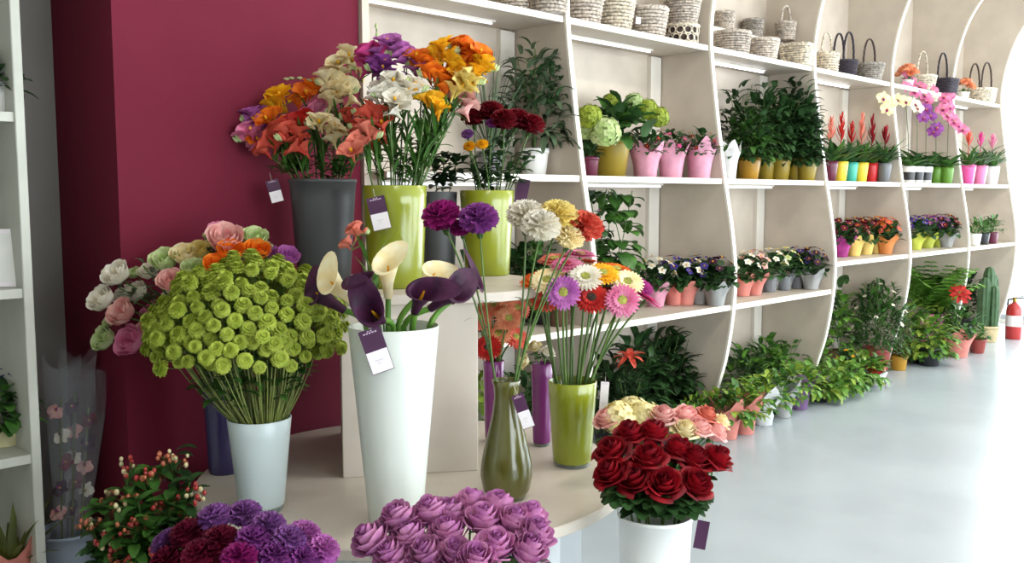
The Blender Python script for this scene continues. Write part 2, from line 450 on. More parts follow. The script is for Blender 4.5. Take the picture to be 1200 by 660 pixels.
@cached
def rose_head(c, v, op):
    op = .55 if c == 'rose_lilac' else op
    r = random.Random(v*3+1); b = MB(); R = .042; m1 = pet(c); m2 = pet(c, True)
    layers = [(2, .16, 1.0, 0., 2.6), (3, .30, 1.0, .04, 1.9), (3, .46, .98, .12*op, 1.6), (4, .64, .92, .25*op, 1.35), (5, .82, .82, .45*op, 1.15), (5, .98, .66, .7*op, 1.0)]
    ph = r.uniform(0, 6)
    for li, (n, rad, hh, fl, span) in enumerate(layers):
        for k in range(n):
            p0 = ph+2*PI*k/n+li*.7+r.uniform(-.12, .12); hk = hh*r.uniform(.94, 1.04); fk = fl*r.uniform(.7, 1.25)
            rows = []
            for i in range(7):
                s = i/6; row = []
                for j in range(7):
                    u = j/6*2-1
                    w = span*(.45+.55*sin(PI*min(1, .15+s*.62)))*.74
                    rr = R*rad*(.22+.78*sin(min(1, s*1.12)*PI/2))*(1+.10*u)+fk*R*max(0, s-.55)**1.6*1.6*(1-.12*u*u)
                    z = R*1.75*hk*s*(1-.10*u*u*s)-fk*R*max(0, s-.72)**2*5.5*(1+.1*u*u)
                    a = p0+u*w
                    row.append((rr*cos(a), rr*sin(a), z))
                rows.append(row)
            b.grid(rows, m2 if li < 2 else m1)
    return b.mesh('bloom')
@cached
def rose_calyx():
    b = MB().lathe([(.002, -.018), (.008, -.014), (.010, -.004), (.010, .003)], grn('leaf'), seg=10)
    for k in range(5): b.petal(.028, .009, grn('leaf'), RZ(2*PI*k/5), .9, -.6, .2, None, 4, 2, .006)
    return b.mesh('calyx')
@cached
def gerbera_head(c, v):
    r = random.Random(v+3); b = MB(); m1 = pet(c); m2 = pet(c, True); R = .056
    pr = lambda t: (.45+.55*min(1, t*2.2)) if t < .8 else max(.25, 1-(t-.8)*3.2)
    for n, L, a0, a1, z in ((26, R-.010, .10, -.12, .004), (24, R*.86-.010, .28, .05, .006), (20, R*.52-.006, .5, .3, .008)):
        for k in range(n):
            b.petal(L*r.uniform(.94, 1.05), .0115 if n > 20 else .007, m1 if n != 24 else m1, TR(0, 0, z) @ RZ(2*PI*(k+r.uniform(-.15, .15))/n+n), a0, a1, .25, pr, 4, 2, .008)
    return b.mesh('petals')
@cached
def gerbera_eye(c):
    m2 = mat('eye_'+c, {'dark': '#3a2a1c', 'green': '#a8a850', 'red': '#a02838'}[c], .8, .3, 60)
    b = MB().lathe([(.016, .006), (.014, .011), (.009, .0125), (.001, .012)], m2, seg=18)
    for k in range(30):
        a = k*2.4; q = .0155*math.sqrt(k/30)
        b.ball((q*cos(a), q*sin(a), .0125), .0019, m2, seg=5, ring=3)
    return b.mesh('flower_eye')
@cached
def freesia_trumpet(c, v):
    r = random.Random(v); b = MB(); m1 = pet(c); m2 = pet(c, True)
    b.lathe([(.0022, 0), (.003, .010), (.0055, .020), (.010, .028)], m2, seg=10)
    for k in range(6):
        b.petal(.032*r.uniform(.9, 1.1), .030, m1, TR(0, 0, .022) @ RZ(2*PI*k/6+.1*(k % 2)), 1.15 if k % 2 else 1.0, .25, .4, lambda t: .35+.65*sin(PI*min(1, t*.62+.1)) if t < .9 else (.62 if t < .99 else .22), 5, 4, .006)
    b.ball((0, 0, .035), .004, pet('yellow'), seg=6, ring=4, sc=(1, 1, 1.6))
    return b.mesh('bloom')
@cached
def lisi_head(c, v):
    r = random.Random(v+5); b = MB(); m1 = pet(c); m2 = pet(c, True)
    for li, (n, rad, fl) in enumerate(((3, .34, .0), (4, .6, .1), (5, .85, .25), (6, 1.08, .6))):
        for k in range(n):
            p0 = 2*PI*k/n+li*.5+r.uniform(-.1, .1); rows = []
            for i in range(6):
                s = i/5; row = []
                for j in range(6):
                    u = j/5*2-1; R = .036
                    rr = R*rad*(.12+.88*math.sqrt(max(0, 1-(1-min(1, s*1.08))**2.6)))*(1+.07*u)+fl*R*max(0, s-.6)**1.5*1.0
                    z = R*1.35*s*(1-.14*u*u)-fl*R*max(0, s-.75)**2*3+.002*sin(7*u+k)*s
                    row.append((rr*cos(p0+u*.62), rr*sin(p0+u*.62), z))
                rows.append(row)
            b.grid(rows, m1 if li else m2)
    return b.mesh('bloom')
@cached
def bud_mesh(c):
    m1 = pet(c)
    return MB().lathe([(.001, 0), (.006, .004), (.010, .014), (.010, .022), (.006, .034), (.001, .042)], m1, seg=10).mesh('bud')
@cached
def disc_flower(c, v):       # small flat five petalled bloom
    b = MB(); r = random.Random(v)
    for k in range(5): b.petal(.017, .017, pet(c), RZ(2*PI*k/5+r.uniform(-.1, .1)), .35, -.1, .2, None, 3, 2, .002)
    b.ball((0, 0, .003), .0035, pet('yellow'), seg=6, ring=4)
    return b.mesh('bloom')
@cached
def orchid_bloom(c, v):
    b = MB(); m1 = pet(c)
    for k, (a, L, W) in enumerate(((PI/2, .034, .024), (0.12, .036, .042), (PI-.12, .036, .042), (-.9, .032, .022), (PI+.9, .032, .022))):
        b.petal(L, W, m1, RZ(a), .25, -.15, .15, None, 4, 2, .002)
    b.petal(.018, .014, pet('magenta'), RZ(-PI/2), .9, .2, .5, None, 3, 2, .002)
    b.ball((0, 0, .006), .004, pet('yellow'), seg=6, ring=4)
    return b.mesh('bloom')
@cached
def hydrangea_head(c, v):
    r = random.Random(v); b = MB(); R = .062; m1 = pet(c); m2 = pet(c, True); n = 85
    for i in range(n):
        z = 1-1.55*(i+.5)/n; q = math.sqrt(max(0, 1-z*z)); a = i*2.39996
        d = Vector((q*cos(a), q*sin(a), z))
        T = frame(d*R*r.uniform(.86, 1.12)+Vector((0, 0, .02)), d, r.uniform(0, 6))
        m = m1 if r.random() < .6 else m2
        for k in range(4): b.petal(.0165, .017, m, T @ RZ(PI/2*k), .35, -.2, .2, None, 3, 2, .001)
    b.ball((0, 0, .02), R*.70, m2 if c == 'ivory' else grn('leaf'), seg=12, ring=8)
    return b.mesh('flower_head')
@cached
def calla_spathe(c, v):
    r = random.Random(v); b = MB(); m1 = pet(c); n = 20; rows = []
    for i in range(13):
        s = i/12; row = []
        for j in range(n):
            a = 2*PI*j/(n-1)+.0
            tip = (1+cos(a))/2                     # 1 at the tip side (+X)
            rr = .010+.012*s+.030*max(0, s-.30)**1.25*(.55+.75*tip)
            roll = max(0, s-.66)
            z = .105*s+.030*s*s*tip-roll*roll*.34*(.75-.35*tip)
            x = rr*cos(a)+roll*roll*.30*tip*tip+roll*.02*cos(a); y = rr*sin(a)*(1-.25*roll*tip)
            if j < 2 or j > n-3: pass
            row.append((x, y, z))
        rows.append(row)
    b.grid(rows, m1)
    return b.mesh('spathe')
@cached
def calla_spadix():
    return MB().tube([(0, 0, .015), (.002, 0, .05), (.004, 0, .085)], [.004, .005, .002], pet('yellow'), 8).mesh('spadix')

# ------------------------------------------------------------------ placing cut flowers
def bez(p0, p1, p2, n=9):
    return [p0*(1-t)**2+p1*2*t*(1-t)+p2*t*t for t in [i/n for i in range(n+1)]]
def stem_path(V, tgt, k):
    """from inside the vase, through its mouth, to the bloom (vase coordinates in the world)"""
    L = V['loc']; d = Vector((tgt.x-L.x, tgt.y-L.y, 0)); dl = d.length or .01
    jx, jy = (rnd.uniform(-1, 1) for _ in range(2))
    mouth = L+d/dl*min(V['rt']*.82, dl*.55)+Vector((jx, jy, 0))*V['rt']*.18+Vector((0, 0, V['h']))
    o = mouth-L; o.z = 0
    if o.length > V['rt']*.86: mouth = L+o*(V['rt']*.86/o.length)+Vector((0, 0, V['h']))
    base = L+o*-.45*min(1, V['rb']/V['rt'])+Vector((0, 0, V['z0']+.01))
    inside = [base+(mouth-base)*t for t in (0, .35, .7)]
    c = mouth+(mouth-base).normalized()*((tgt-mouth).length*.5)
    c = c*.6+((mouth+tgt)/2)*.4
    return inside+bez(mouth, c, tgt, k)
BUNCH = {}
ORD = ['first', 'second', 'third', 'fourth', 'fifth', 'sixth', 'seventh', 'eighth', 'ninth', 'tenth', 'eleventh', 'twelfth']
def flower(vkey, kind, px, py, color, size=1., dD=0., face=None, cname=None, row=None, leaves=None, bend=0.):
    V = VASES[vkey]
    D = depth(V['loc']+Vector((0, 0, V['h'])))+dD
    tgt = P(px, py, D=D)
    path = stem_path(V, tgt, 8)
    base = path[0]
    root = E(kind, '', '', base, 0)
    loc = [p-base for p in path]
    out = tgt-(V['loc']+Vector((0, 0, V['h'])))
    ax = (path[-1]-path[-2]).normalized()*.6+out.normalized()*.5+Vector((0, 0, .35))
    if face is not None: ax = ax.normalized()*(1-face)+(CAM-tgt).normalized()*face
    ax.normalize()
    v = rnd.randrange(4); roll = rnd.uniform(0, 6); t = loc[-1]
    col = color
    sr = .003
    if kind == 'carnation':
        F = frame(t+ax*.018, ax, roll, size); O('bloom', carnation_head(col, v), root, T=F); O('calyx', carnation_calyx(), root, T=F)
    elif kind == 'rose':
        F = frame(t, ax, roll, size); O('bloom', rose_head(col, v, 1.0), root, T=F); O('calyx', rose_calyx(), root, T=F)
    elif kind == 'gerbera':
        F = frame(t, ax, roll, size); O('petals', gerbera_head(col, v), root, T=F); sr = .0040
        O('flower_eye', gerbera_eye('dark' if col in ('scarlet',) else 'red' if col in ('pink', 'hot_pink') and v == 1 else 'green'), root, T=F)
    elif kind == 'lisianthus':
        F = frame(t, ax, roll, size); O('bloom', lisi_head(col, v), root, T=F)
    elif kind == 'hydrangea':
        F = frame(t, ax, roll, size); O('bloom', hydrangea_head(col, v), root, T=F); sr = .004
    elif kind == 'freesia':
        q = ax.cross(Vector((0, 0, 1))); q = q.normalized() if q.length > .05 else RT
        n = 6
        side = (RT*rnd.choice((-1, 1))*.6+Vector((0, 0, .1))+ax*.4).normalized()
        comb = MB(); pts = []
        for i in range(n+3):
            s = i/(n+2); pts.append(t+side*(.085*size*(s-.5))+Vector((0, 0, .02*sin(PI*s))))
        comb.tube([loc[-2], t-ax*.012]+pts, .0022, M_STEM, 5)
        O('flower_comb', comb, root)
        for i in range(n):
            fd = (ax+Vector((rnd.uniform(-.8, .8), rnd.uniform(-.8, .8), rnd.uniform(-.2, .7)))).normalized()
            O('bloom', freesia_trumpet(col, rnd.randrange(3)), root, T=frame(pts[i], fd, rnd.uniform(0, 6), size*rnd.uniform(.85, 1.1)))
        for i in range(n, n+3):
            O('bud', bud_mesh(col if i < n+1 else 'green_white'), root, T=frame(pts[i], side+Vector((0, 0, .5)), 0, size*(.7-.12*(i-n))))
    elif kind == 'calla_lily':
        # rolls over towards 'bend' at the top
        F = frame(t, ax, 0, size)
        O('spathe', calla_spathe(col, v), root, T=F @ RZ(bend)); O('spadix', calla_spadix(), root, T=F); sr = .009
    sm = MB().tube(loc, sr, M_STEM if kind != 'calla_lily' else grn('bright'), 6)
    O('stem', sm, root)
    nl = leaves if leaves is not None else {'rose': 4, 'carnation': 3, 'lisianthus': 4, 'hydrangea': 4, 'freesia': 7}.get(kind, 0)
    if nl:
        lb = MB(); lm = grn({'rose': 'dark', 'carnation': 'grey', 'lisianthus': 'leaf', 'freesia': 'leaf'}.get(kind, 'leaf'))
        for k in range(nl):
            u = rnd.uniform(.25, .9); p0 = loc[3]; i = 3+int(u*7); p = loc[i]
            a = rnd.uniform(0, 2*PI); dv = Vector((cos(a), sin(a), rnd.uniform(-.1, .7)))
            if kind == 'rose':
                for q in (-1, 0, 1):
                    dq = dv+Vector((-sin(a), cos(a), 0))*.8*q
                    lb.petal(.058*size, .042*size, lm, leafframe(p+dv*.02, dq), .2, -.5, .25, None, 4, 2)
            elif kind == 'carnation': lb.petal(.06, .005, lm, leafframe(p, dv), .6, -.8, .2, None, 5, 1)
            elif kind == 'freesia': lb.petal(rnd.uniform(.08, .16), .014, lm, leafframe(p, dv*.55+Vector((0, 0, 1.2))), .15, -.35, .25, None, 5, 1)
            else: lb.petal(.05, .022, lm, leafframe(p, dv), .4, -.5, .25, None, 4, 2)
        O('leaves', lb, root)
    BUNCH.setdefault((vkey, kind, cname or color.replace('_', ' '), row), []).append((px, py, root))
    return root
VW = {}
def label_bunches():
    for (vk, kind, cn, row), L in BUNCH.items():
        L.sort(key=lambda a: a[0]); n = len(L)
        kn = kind.replace('_', ' ')
        for i, (px, py, o) in enumerate(L):
            if n == 1: pos = 'single '+cn+' '+kn
            elif n == 2: pos = ('left' if i == 0 else 'right')+' one of two '+cn+' '+PLUR[kind]
            elif i == 0: pos = 'leftmost '+cn+' '+kn
            elif i == n-1: pos = 'rightmost '+cn+' '+kn
            else: pos = cn+' '+kn+', '+ORD[i]+' from the left'
            o['label'] = ' '.join((pos+(' of the '+row if row else '')+' '+VW[vk]).split()); o['category'] = 'flower'; o['group'] = PLUR[kind]+' '+VW[vk]
PLUR = {'carnation': 'carnations', 'rose': 'roses', 'gerbera': 'gerberas', 'lisianthus': 'lisianthus blooms', 'hydrangea': 'hydrangeas', 'freesia': 'freesias', 'calla_lily': 'calla lilies'}
VW.update(chrys='in the frosted vase', calla='in the tall white vase', bottle='in the olive bottle vase', gerb='in the lime gerbera vase', purp1='in the slim purple vase behind the gerberas',
          purp2='in the slim purple vase by the riser', indigo='in the indigo vase', bucket='in the dark grey riser bucket', limeL='in the middle lime vase', limeR='in the lime vase of red carnations',
          grey='in the half hidden grey vase', rose='in the red rose bucket', rose2='behind the red roses', lilac='in the foreground bunch', violet='at the lower left', hyper='in the hypericum bucket', cello='in the corner gap')

# freesias in the grey bucket
for px, py, c, cn, d in [(303, 152, 'lilac', 'lilac pink', 0), (298, 174, 'pink', 'pink', -.03), (320, 158, 'orange', 'orange', -.02), (331, 132, 'yellow', 'golden yellow', .02),
                         (331, 172, 'coral', 'orange red', -.06), (354, 160, 'scarlet', 'red', -.04), (368, 148, 'pink', 'pink', 0), (378, 163, 'cream', 'cream', -.08),
                         (366, 120, 'orange', 'orange', .03), (388, 113, 'cream', 'cream', .0), (399, 94, 'cream', 'cream', .04), (411, 84, 'cream', 'cream', .06), (414, 155, 'coral', 'coral', -.02),
                         (426, 168, 'coral', 'coral', -.06), (400, 122, 'cream', 'cream', -.02), (345, 176, 'coral', 'orange red', -.1)]:
    flower('bucket', 'freesia', px, py, c, 1.5, d, cname=cn)
for px, py, c, cn, d in [(437, 80, 'hot_pink', 'pink', 0), (455, 72, 'lilac', 'lilac', .02), (474, 80, 'lilac', 'lilac', 0), (448, 96, 'purple', 'purple', -.03), (461, 112, 'white', 'white', -.08),
                         (481, 121, 'white', 'white', -.08), (455, 127, 'white', 'white', -.1), (494, 92, 'orange', 'orange', 0), (508, 104, 'orange', 'orange', -.04), (519, 75, 'yellow', 'yellow', .04),
                         (524, 92, 'yellow', 'yellow', 0), (542, 72, 'orange', 'orange', .06), (552, 84, 'orange', 'orange', .04), (562, 94, 'yellow', 'yellow', .0), (546, 110, 'lemon', 'pale yellow', -.04),
                         (434, 148, 'coral', 'coral red', -.06), (430, 176, 'salmon', 'salmon', -.08), (498, 128, 'yellow', 'yellow', -.06), (536, 128, 'pale_pink', 'pale pink', 0)]:
    flower('limeL', 'freesia', px, py, c, 1.45, d, cname=cn)
for px, py, c, cn, d in [(556, 146, 'dark_red', 'dark red', 0), (575, 140, 'dark_red', 'dark red', 0), (590, 150, 'dark_red', 'dark red', -.06), (604, 149, 'dark_red', 'dark red', 0), (620, 155, 'dark_red', 'dark red', -.02),
                         (576, 152, 'purple', 'purple', -.06), (549, 164, 'violet', 'violet', -.05), (552, 178, 'yellow', 'yellow', -.08), (566, 176, 'yellow', 'yellow', -.08)]:
    flower('limeR', 'carnation', px, py, c, 1.35 if c == 'dark_red' else .62, d, .25, cname=cn, leaves=6)
for px, py, c, cn, d in [(521, 260, 'magenta', 'deep magenta', 0), (562, 264, 'purple', 'purple', -.04), (542, 272, 'magenta', 'magenta', .0), (616, 260, 'white', 'white', 0), (632, 272, 'white', 'white', -.06),
                         (652, 260, 'lemon', 'pale yellow', 0), (664, 284, 'cream', 'cream', -.02), (680, 272, 'coral', 'coral', .02)]:
    flower('bottle', 'carnation', px, py+5, c, (1.5 if c != 'magenta' or px < 530 else .85)*(.75 if px == 664 else 1), d, .3, cname=cn, leaves=4)
for px, py, c, cn, d, f in [(660, 343, 'lilac', 'lilac pink', -.1, .85), (693, 350, 'scarlet', 'red', -.08, .6), (729, 353, 'pink', 'pink', -.1, .7), (706, 322, 'yellow', 'golden', -.02, .4), (735, 332, 'cream', 'creamy white', 0, .5),
                            (664, 312, 'pink', 'rosy pink', .02, .3), (686, 326, 'white', 'white', -.05, .5), (641, 330, 'cream', 'cream', 0, .5), (757, 352, 'hot_pink', 'deep pink', 0, .1), (747, 336, 'magenta', 'magenta', .05, .4),
                            (722, 318, 'orange', 'orange', .08, .3), (640, 352, 'coral', 'coral', .05, .5), (629, 330, 'orange', 'amber', .08, .4), (680, 300, 'pink', 'rosy pink', .1, .2), (650, 306, 'salmon', 'salmon', .1, .3), (700, 345, 'cream', 'cream', .1, .3), (672, 335, 'orange', 'orange', .13, .3), (716, 345, 'scarlet', 'red', .13, .3),
                            (648, 345, 'pale_pink', 'pale pink', .14, .3), (690, 310, 'coral', 'coral', .16, .2), (735, 345, 'white', 'white', .14, .3), (668, 325, 'cream', 'cream', .15, .3), (712, 332, 'pink', 'pink', .17, .3)]:
    flower('gerb', 'gerbera', px, py, c, 1.15, d, f, cname=cn)
for px, py, c, cn, vk, d in [(563, 345, 'peach', 'peach', 'purp2', 0), (594, 346, 'peach', 'peach', 'purp2', .02), (596, 374, 'peach', 'peach', 'purp2', -.03), (562, 374, 'salmon', 'salmon', 'purp2', 0), (572, 408, 'scarlet', 'red', 'purp2', -.03), (578, 358, 'peach', 'peach', 'purp2', .04), (606, 362, 'salmon', 'salmon', 'purp2', .05), (584, 392, 'peach', 'peach', 'purp2', .03), (604, 396, 'coral', 'coral', 'purp2', .06)]:
    flower(vk, 'gerbera', px, py, c, 1.0, d, .6, cname=cn)
for px, py, c, cn in [(628, 412, 'cream', 'cream'), (640, 418, 'white', 'white'), (620, 425, 'cream', 'cream')]:
    flower('purp1', 'rose', px, py, c, .6, 0, .3, cname=cn, leaves=1)
# calla lilies
rnd.seed(5)
for px, py, c, cn, d, b, tl in [(404, 350, 'plum', 'dark purple', .02, 2.6, -.55), (416, 342, 'cream', 'cream', -.02, 2.4, -.2), (436, 345, 'plum', 'dark purple', -.06, -1.2, -.1), (455, 335, 'cream', 'cream', -.04, 1.2, .1),
                                (487, 338, 'cream', 'cream', .03, -.4, .25), (486, 352, 'plum', 'dark purple', -.07, -.3, .3), (504, 348, 'plum', 'dark purple', -.02, .3, .35), (528, 340, 'plum', 'dark purple', .06, 1.0, .5), (448, 362, 'plum', 'dark purple', -.09, 2., -.1)]:
    flower('calla', 'calla_lily', px, py+14, c, 1.15, d, .22, cname=cn, bend=b)
flower('calla', 'freesia', 421, 284, 'salmon', .8, .12, cname='salmon')
# lisianthus
rnd.seed(6)
for px, py, c, cn, s, d in [(143, 322, 'white', 'white', 1.0, 0), (127, 350, 'white', 'white', 1., 0), (150, 366, 'pale_pink', 'pale pink', 1., -.05), (162, 398, 'pink', 'pink', 1.1, -.05), (130, 394, 'green_white', 'greenish white', .9, -.03),
                            (165, 342, 'white', 'white', .8, .03), (196, 307, 'green_white', 'greenish white', 1, 0), (217, 300, 'cream', 'cream', .9, 0), (203, 330, 'pale_pink', 'pale pink', .9, -.08), (264, 284, 'pale_pink', 'pale pink', 1.25, 0), (257, 272, 'pink', 'pink', .8, .06),
                            (270, 296, 'orange', 'orange', .9, -.05), (300, 295, 'orange', 'orange', .9, 0), (298, 280, 'green_white', 'greenish white', .9, .05), (236, 294, 'lemon', 'pale yellow', .8, .02), (335, 300, 'lilac', 'lilac', .8, .05), (255, 312, 'orange', 'orange', .9, -.1), (185, 365, 'pink', 'pink', .9, .1), (178, 318, 'white', 'white', .75, .05), (150, 345, 'white', 'white', .75, .06), (176, 385, 'pale_pink', 'pale pink', .8, 0), (228, 315, 'green_white', 'greenish white', .8, -.04), (284, 290, 'white', 'white', .7, .04),
                            (318, 298, 'lilac', 'lilac', .7, .06), (247, 276, 'green_white', 'greenish white', .5, .05), (310, 288, 'green_white', 'greenish white', .5, .06), (160, 318, 'green_white', 'greenish white', .5, .05), (134, 372, 'green_white', 'greenish white', .55, .02), (205, 350, 'white', 'white', .8, .06)]:
    flower('indigo', 'lisianthus', px, py+6, c, s*1.15, d, .45, cname=cn, leaves=12)
# roses
for px, py, row, d in [(740, 512, 'back row', .06), (764, 511, 'back row', .06), (722, 530, 'middle row', 0), (760, 538, 'middle row', -.03), (790, 530, 'middle row', .02), (809, 541, 'middle row', 0), (830, 538, 'middle row', .02),
                       (723, 553, 'front row', -.05), (777, 565, 'front row', -.08), (807, 565, 'front row', -.06), (748, 560, 'front row', -.06)]:
    flower('rose', 'rose', px, py+12, 'crimson', 1.12, d, .25, cname='red', row=row, leaves=9)
for px, py, c, cn, d, s in [(716, 502, 'pale_pink', 'pale pink', 0, 1), (776, 500, 'pale_pink', 'pale pink', -.02, 1), (800, 498, 'pale_pink', 'pale pink', 0, .95), (815, 512, 'pale_pink', 'pale pink', -.03, .95), (832, 515, 'pale_pink', 'pale pink', .02, .9), (822, 497, 'salmon', 'salmon pink', .04, .9),
                            (800, 514, 'cream', 'cream', -.06, .9), (838, 503, 'cream', 'cream', .06, .8)]:
    flower('rose2', 'rose', px, py, c, s, d, .2, cname=cn, leaves=3)
for px, py, s, d in [(727, 490, 1.0, 0), (757, 490, 1.0, .02), (742, 484, 1., .08)]:
    flower('rose2', 'hydrangea', px, py+6, 'ivory', .85, d, cname='creamy yellow', leaves=2)
for px, py, row, d in [(447, 630, 'middle row', -.02), (474, 608, 'back row', .02), (487, 630, 'middle row', -.02), (510, 602, 'back row', .05), (531, 605, 'back row', .06), (529, 625, 'middle row', 0), (565, 610, 'back row', .03),
                       (552, 594, 'top of the bunch', .1), (581, 597, 'top of the bunch', .08), (597, 614, 'back row', .03), (616, 609, 'back row', .06), (580, 639, 'middle row', -.05), (535, 650, 'front row', -.07), (506, 648, 'front row', -.06),
                       (613, 644, 'front row', -.04), (621, 627, 'middle row', 0), (470, 648, 'front row', -.04), (558, 655, 'front row', -.1)]:
    flower('lilac', 'rose', px, py+16, 'rose_lilac', 1.15, d, .2, cname='lilac', row=row, leaves=3)
for px, py, c, cn, d in [(256, 614, 'violet', 'violet', .02), (288, 610, 'violet', 'violet', .05), (313, 624, 'violet', 'violet', 0), (296, 640, 'purple', 'purple', -.04), (335, 640, 'violet', 'violet', -.02), (352, 634, 'lilac', 'lilac', .02),
                         (226, 632, 'maroon', 'maroon', 0), (206, 642, 'violet', 'violet', .02), (262, 640, 'maroon', 'maroon', -.04), (240, 655, 'maroon', 'maroon', -.06), (372, 650, 'lilac', 'lilac', .0), (322, 658, 'purple', 'purple', -.05), (282, 660, 'magenta', 'magenta', -.08), (350, 660, 'purple', 'purple', -.03), (205, 662, 'maroon', 'maroon', -.02)]:
    flower('violet', 'carnation', px, py+6, c, 1.05, d, .15, cname=cn, leaves=2)
label_bunches()

# green chrysanthemum sprays
M_OLST = mat('stem_olive', '#76823f', .5, .15, 20, trans=.1)
def chrys():
    V = VASES['chrys']; D = depth(V['loc'])+.02
    C = P(291, 392, D=D); rx, rz = .285, .225
    pts = []; n = 265
    for i in range(n):
        z = 1-1.38*(i+.5)/n; a = i*2.39996+.3; q = math.sqrt(max(0, 1-z*z))
        k = rnd.uniform(.84, 1.06)
        pts.append(Vector((rx*q*cos(a)*k, rx*q*sin(a)*k, rz*z*k+(.0 if z > 0 else .02))))
    cs = []
    ns = 44
    for i in range(ns):
        z = 1-1.32*(i+.5)/ns; a = i*2.39996+1; q = math.sqrt(max(0, 1-z*z))
        cs.append(Vector((rx*q*cos(a), rx*q*sin(a), rz*z)))
    groups = {i: [] for i in range(ns)}
    for p in pts: groups[min(range(ns), key=lambda i: (cs[i]-p).length)].append(p)
    rowsx = {}
    for i, g in groups.items():
        if not g: continue
        mean = sum(g, Vector())/len(g)
        node = C+mean*.72-Vector((0, 0, .035))
        hd = Vector((mean.x, mean.y, 0)); hr = min(1, hd.length/.2)
        mouth = V['loc']+Vector((0, 0, V['h']))+(hd.normalized()*V['rt']*.84*hr if hd.length > .001 else Vector())
        base = V['loc']-hd*.12+Vector((0, 0, V['z0']+.01)); path = [base, base.lerp(mouth, .4), base.lerp(mouth, .75)]
        mid = mouth.lerp(node, .5)+Vector((0, 0, -.012))+hd*.05
        path += bez(mouth, mid, node, 7)
        root = E('chrysanthemum_spray', '', 'flower', base, 0, 'green button chrysanthemums in the frosted vase')
        loc = [p-base for p in path]; sm = MB().tube(loc, .0027, M_OLST, 6)
        lb = MB()
        for p in g:
            w = C+p-base; ax = (p.normalized()*.8+Vector((0, 0, .35))).normalized()
            sm.tube([loc[-1], (loc[-1]*.45+w*.55)-Vector((0, 0, .012)), w-ax*.004], .0014, M_STEM, 4)
            O('bloom', chrys_bloom(rnd.randrange(3)), root, T=frame(w, ax+Vector((rnd.uniform(-.25, .25), rnd.uniform(-.25, .25), 0)), rnd.uniform(0, 6), rnd.uniform(.8, 1.12)))
        for q in range(2):
            off = Vector((rnd.uniform(-.012, .012), rnd.uniform(-.012, .012), 0))
            sm.tube([loc[2]+off*.3]+[p+off*(1+.5*k_) for k_, p in enumerate(loc[3:])], .0022, M_OLST, 4)
        for k in range(12):
            j = rnd.randrange(6, len(loc)); a = rnd.uniform(0, 2*PI)
            lb.petal(.045, .022, grn('leaf'), leafframe(loc[j]+Vector((rnd.uniform(-.01, .01), rnd.uniform(-.01, .01), rnd.uniform(-.02, .02))), Vector((cos(a), sin(a), rnd.uniform(-.2, .8)))), .3, -.5, .25, None, 3, 2)
        O('stem', sm, root); O('leaves', lb, root)
        rel = mean
        side = rel.dot(RT)/rx; away = Vector((rel.x, rel.y, 0)).dot(Vector((s2, s2, 0)))
        key = ('crown' if rel.z > rz*.72 else 'upper tier' if rel.z > rz*.25 else 'lower tier', 'rear' if away > .03 else 'front')
        rowsx.setdefault(key, []).append((side, root))
    for (tier, fb), L in rowsx.items():
        L.sort(key=lambda a: a[0]); n = len(L)
        for k, (s, o) in enumerate(L):
            which = 'only one' if n == 1 else 'leftmost' if k == 0 else 'rightmost' if k == n-1 else ORD[k]+' from left'
            o['label'] = 'green button chrysanthemum spray, %s, %s side, %s of the dome' % (which, fb, tier)
chrys()

# sprigs with curled buds, dark foliage and hypericum
@cached
def berry_mesh(bc):
    return MB().ball((0, 0, 0), .0062, mat('berry_'+bc, {'red': '#9a2a26', 'cream': '#c8b98c', 'rust': '#a85c3c', 'green': '#8f9c4a'}[bc], .3, .2, 20, rand=.15), seg=8, ring=6, sc=(1, 1, 1.25)).mesh('berry')
def sprig(vk, name, label, cat, tips, lmat, ll, lw, n, sr=.0025, berry=None, group=None):
    V = VASES[vk]; root = None
    for (px, py, dD) in tips:
        tgt = P(px, py, D=depth(V['loc']+Vector((0, 0, V['h'])))+dD)
        path = stem_path(V, tgt, 9); base = path[0]; loc = [p-base for p in path]
        root = E(name, label, cat, base, 0, group)
        O('stem', MB().tube(loc, sr, M_STEM, 5), root)
        lb = MB()
        for k in range(n):
            i = rnd.randrange(5, len(loc)); a = rnd.uniform(0, 2*PI)
            lb.petal(ll*rnd.uniform(.7, 1.2), lw, lmat, leafframe(loc[i]+Vector((0, 0, rnd.uniform(-.02, .02))), Vector((cos(a), sin(a), rnd.uniform(-.1, .9)))), .3, -.6, .3, None, 4, 2)
        O('leaves', lb, root)
        if berry:
            cl = [loc[-1]+Vector((rnd.uniform(-.05, .05), rnd.uniform(-.05, .05), rnd.uniform(-.06, .03))) for _ in range(3)]
            tw = MB()
            for bc, nb in berry:
                for k in range(nb):
                    c = rnd.choice(cl)+Vector((rnd.uniform(-.022, .022), rnd.uniform(-.022, .022), rnd.uniform(-.015, .02)))
                    O('berry', berry_mesh(bc), root, T=TR(*c) @ Matrix.Scale(rnd.uniform(.8, 1.2), 4), label=bc+' berry')
                    tw.tube([c, (c+loc[-2])/2, loc[-3]], .0009, M_STEM, 3)
            O('twigs', tw, root)
    return root
HY = [(122, 592, 0, 'leaf'), (150, 560, .02, 'leaf'), (180, 548, .03, 'leaf'), (208, 535, .06, 'dark'), (222, 566, 0, 'dark'), (198, 588, -.05, 'leaf'), (162, 588, -.06, 'leaf'), (140, 620, -.08, 'leaf'), (178, 618, -.1, 'leaf'), (112, 625, -.02, 'dark'), (210, 612, -.06, 'dark'), (158, 640, -.1, 'leaf')]
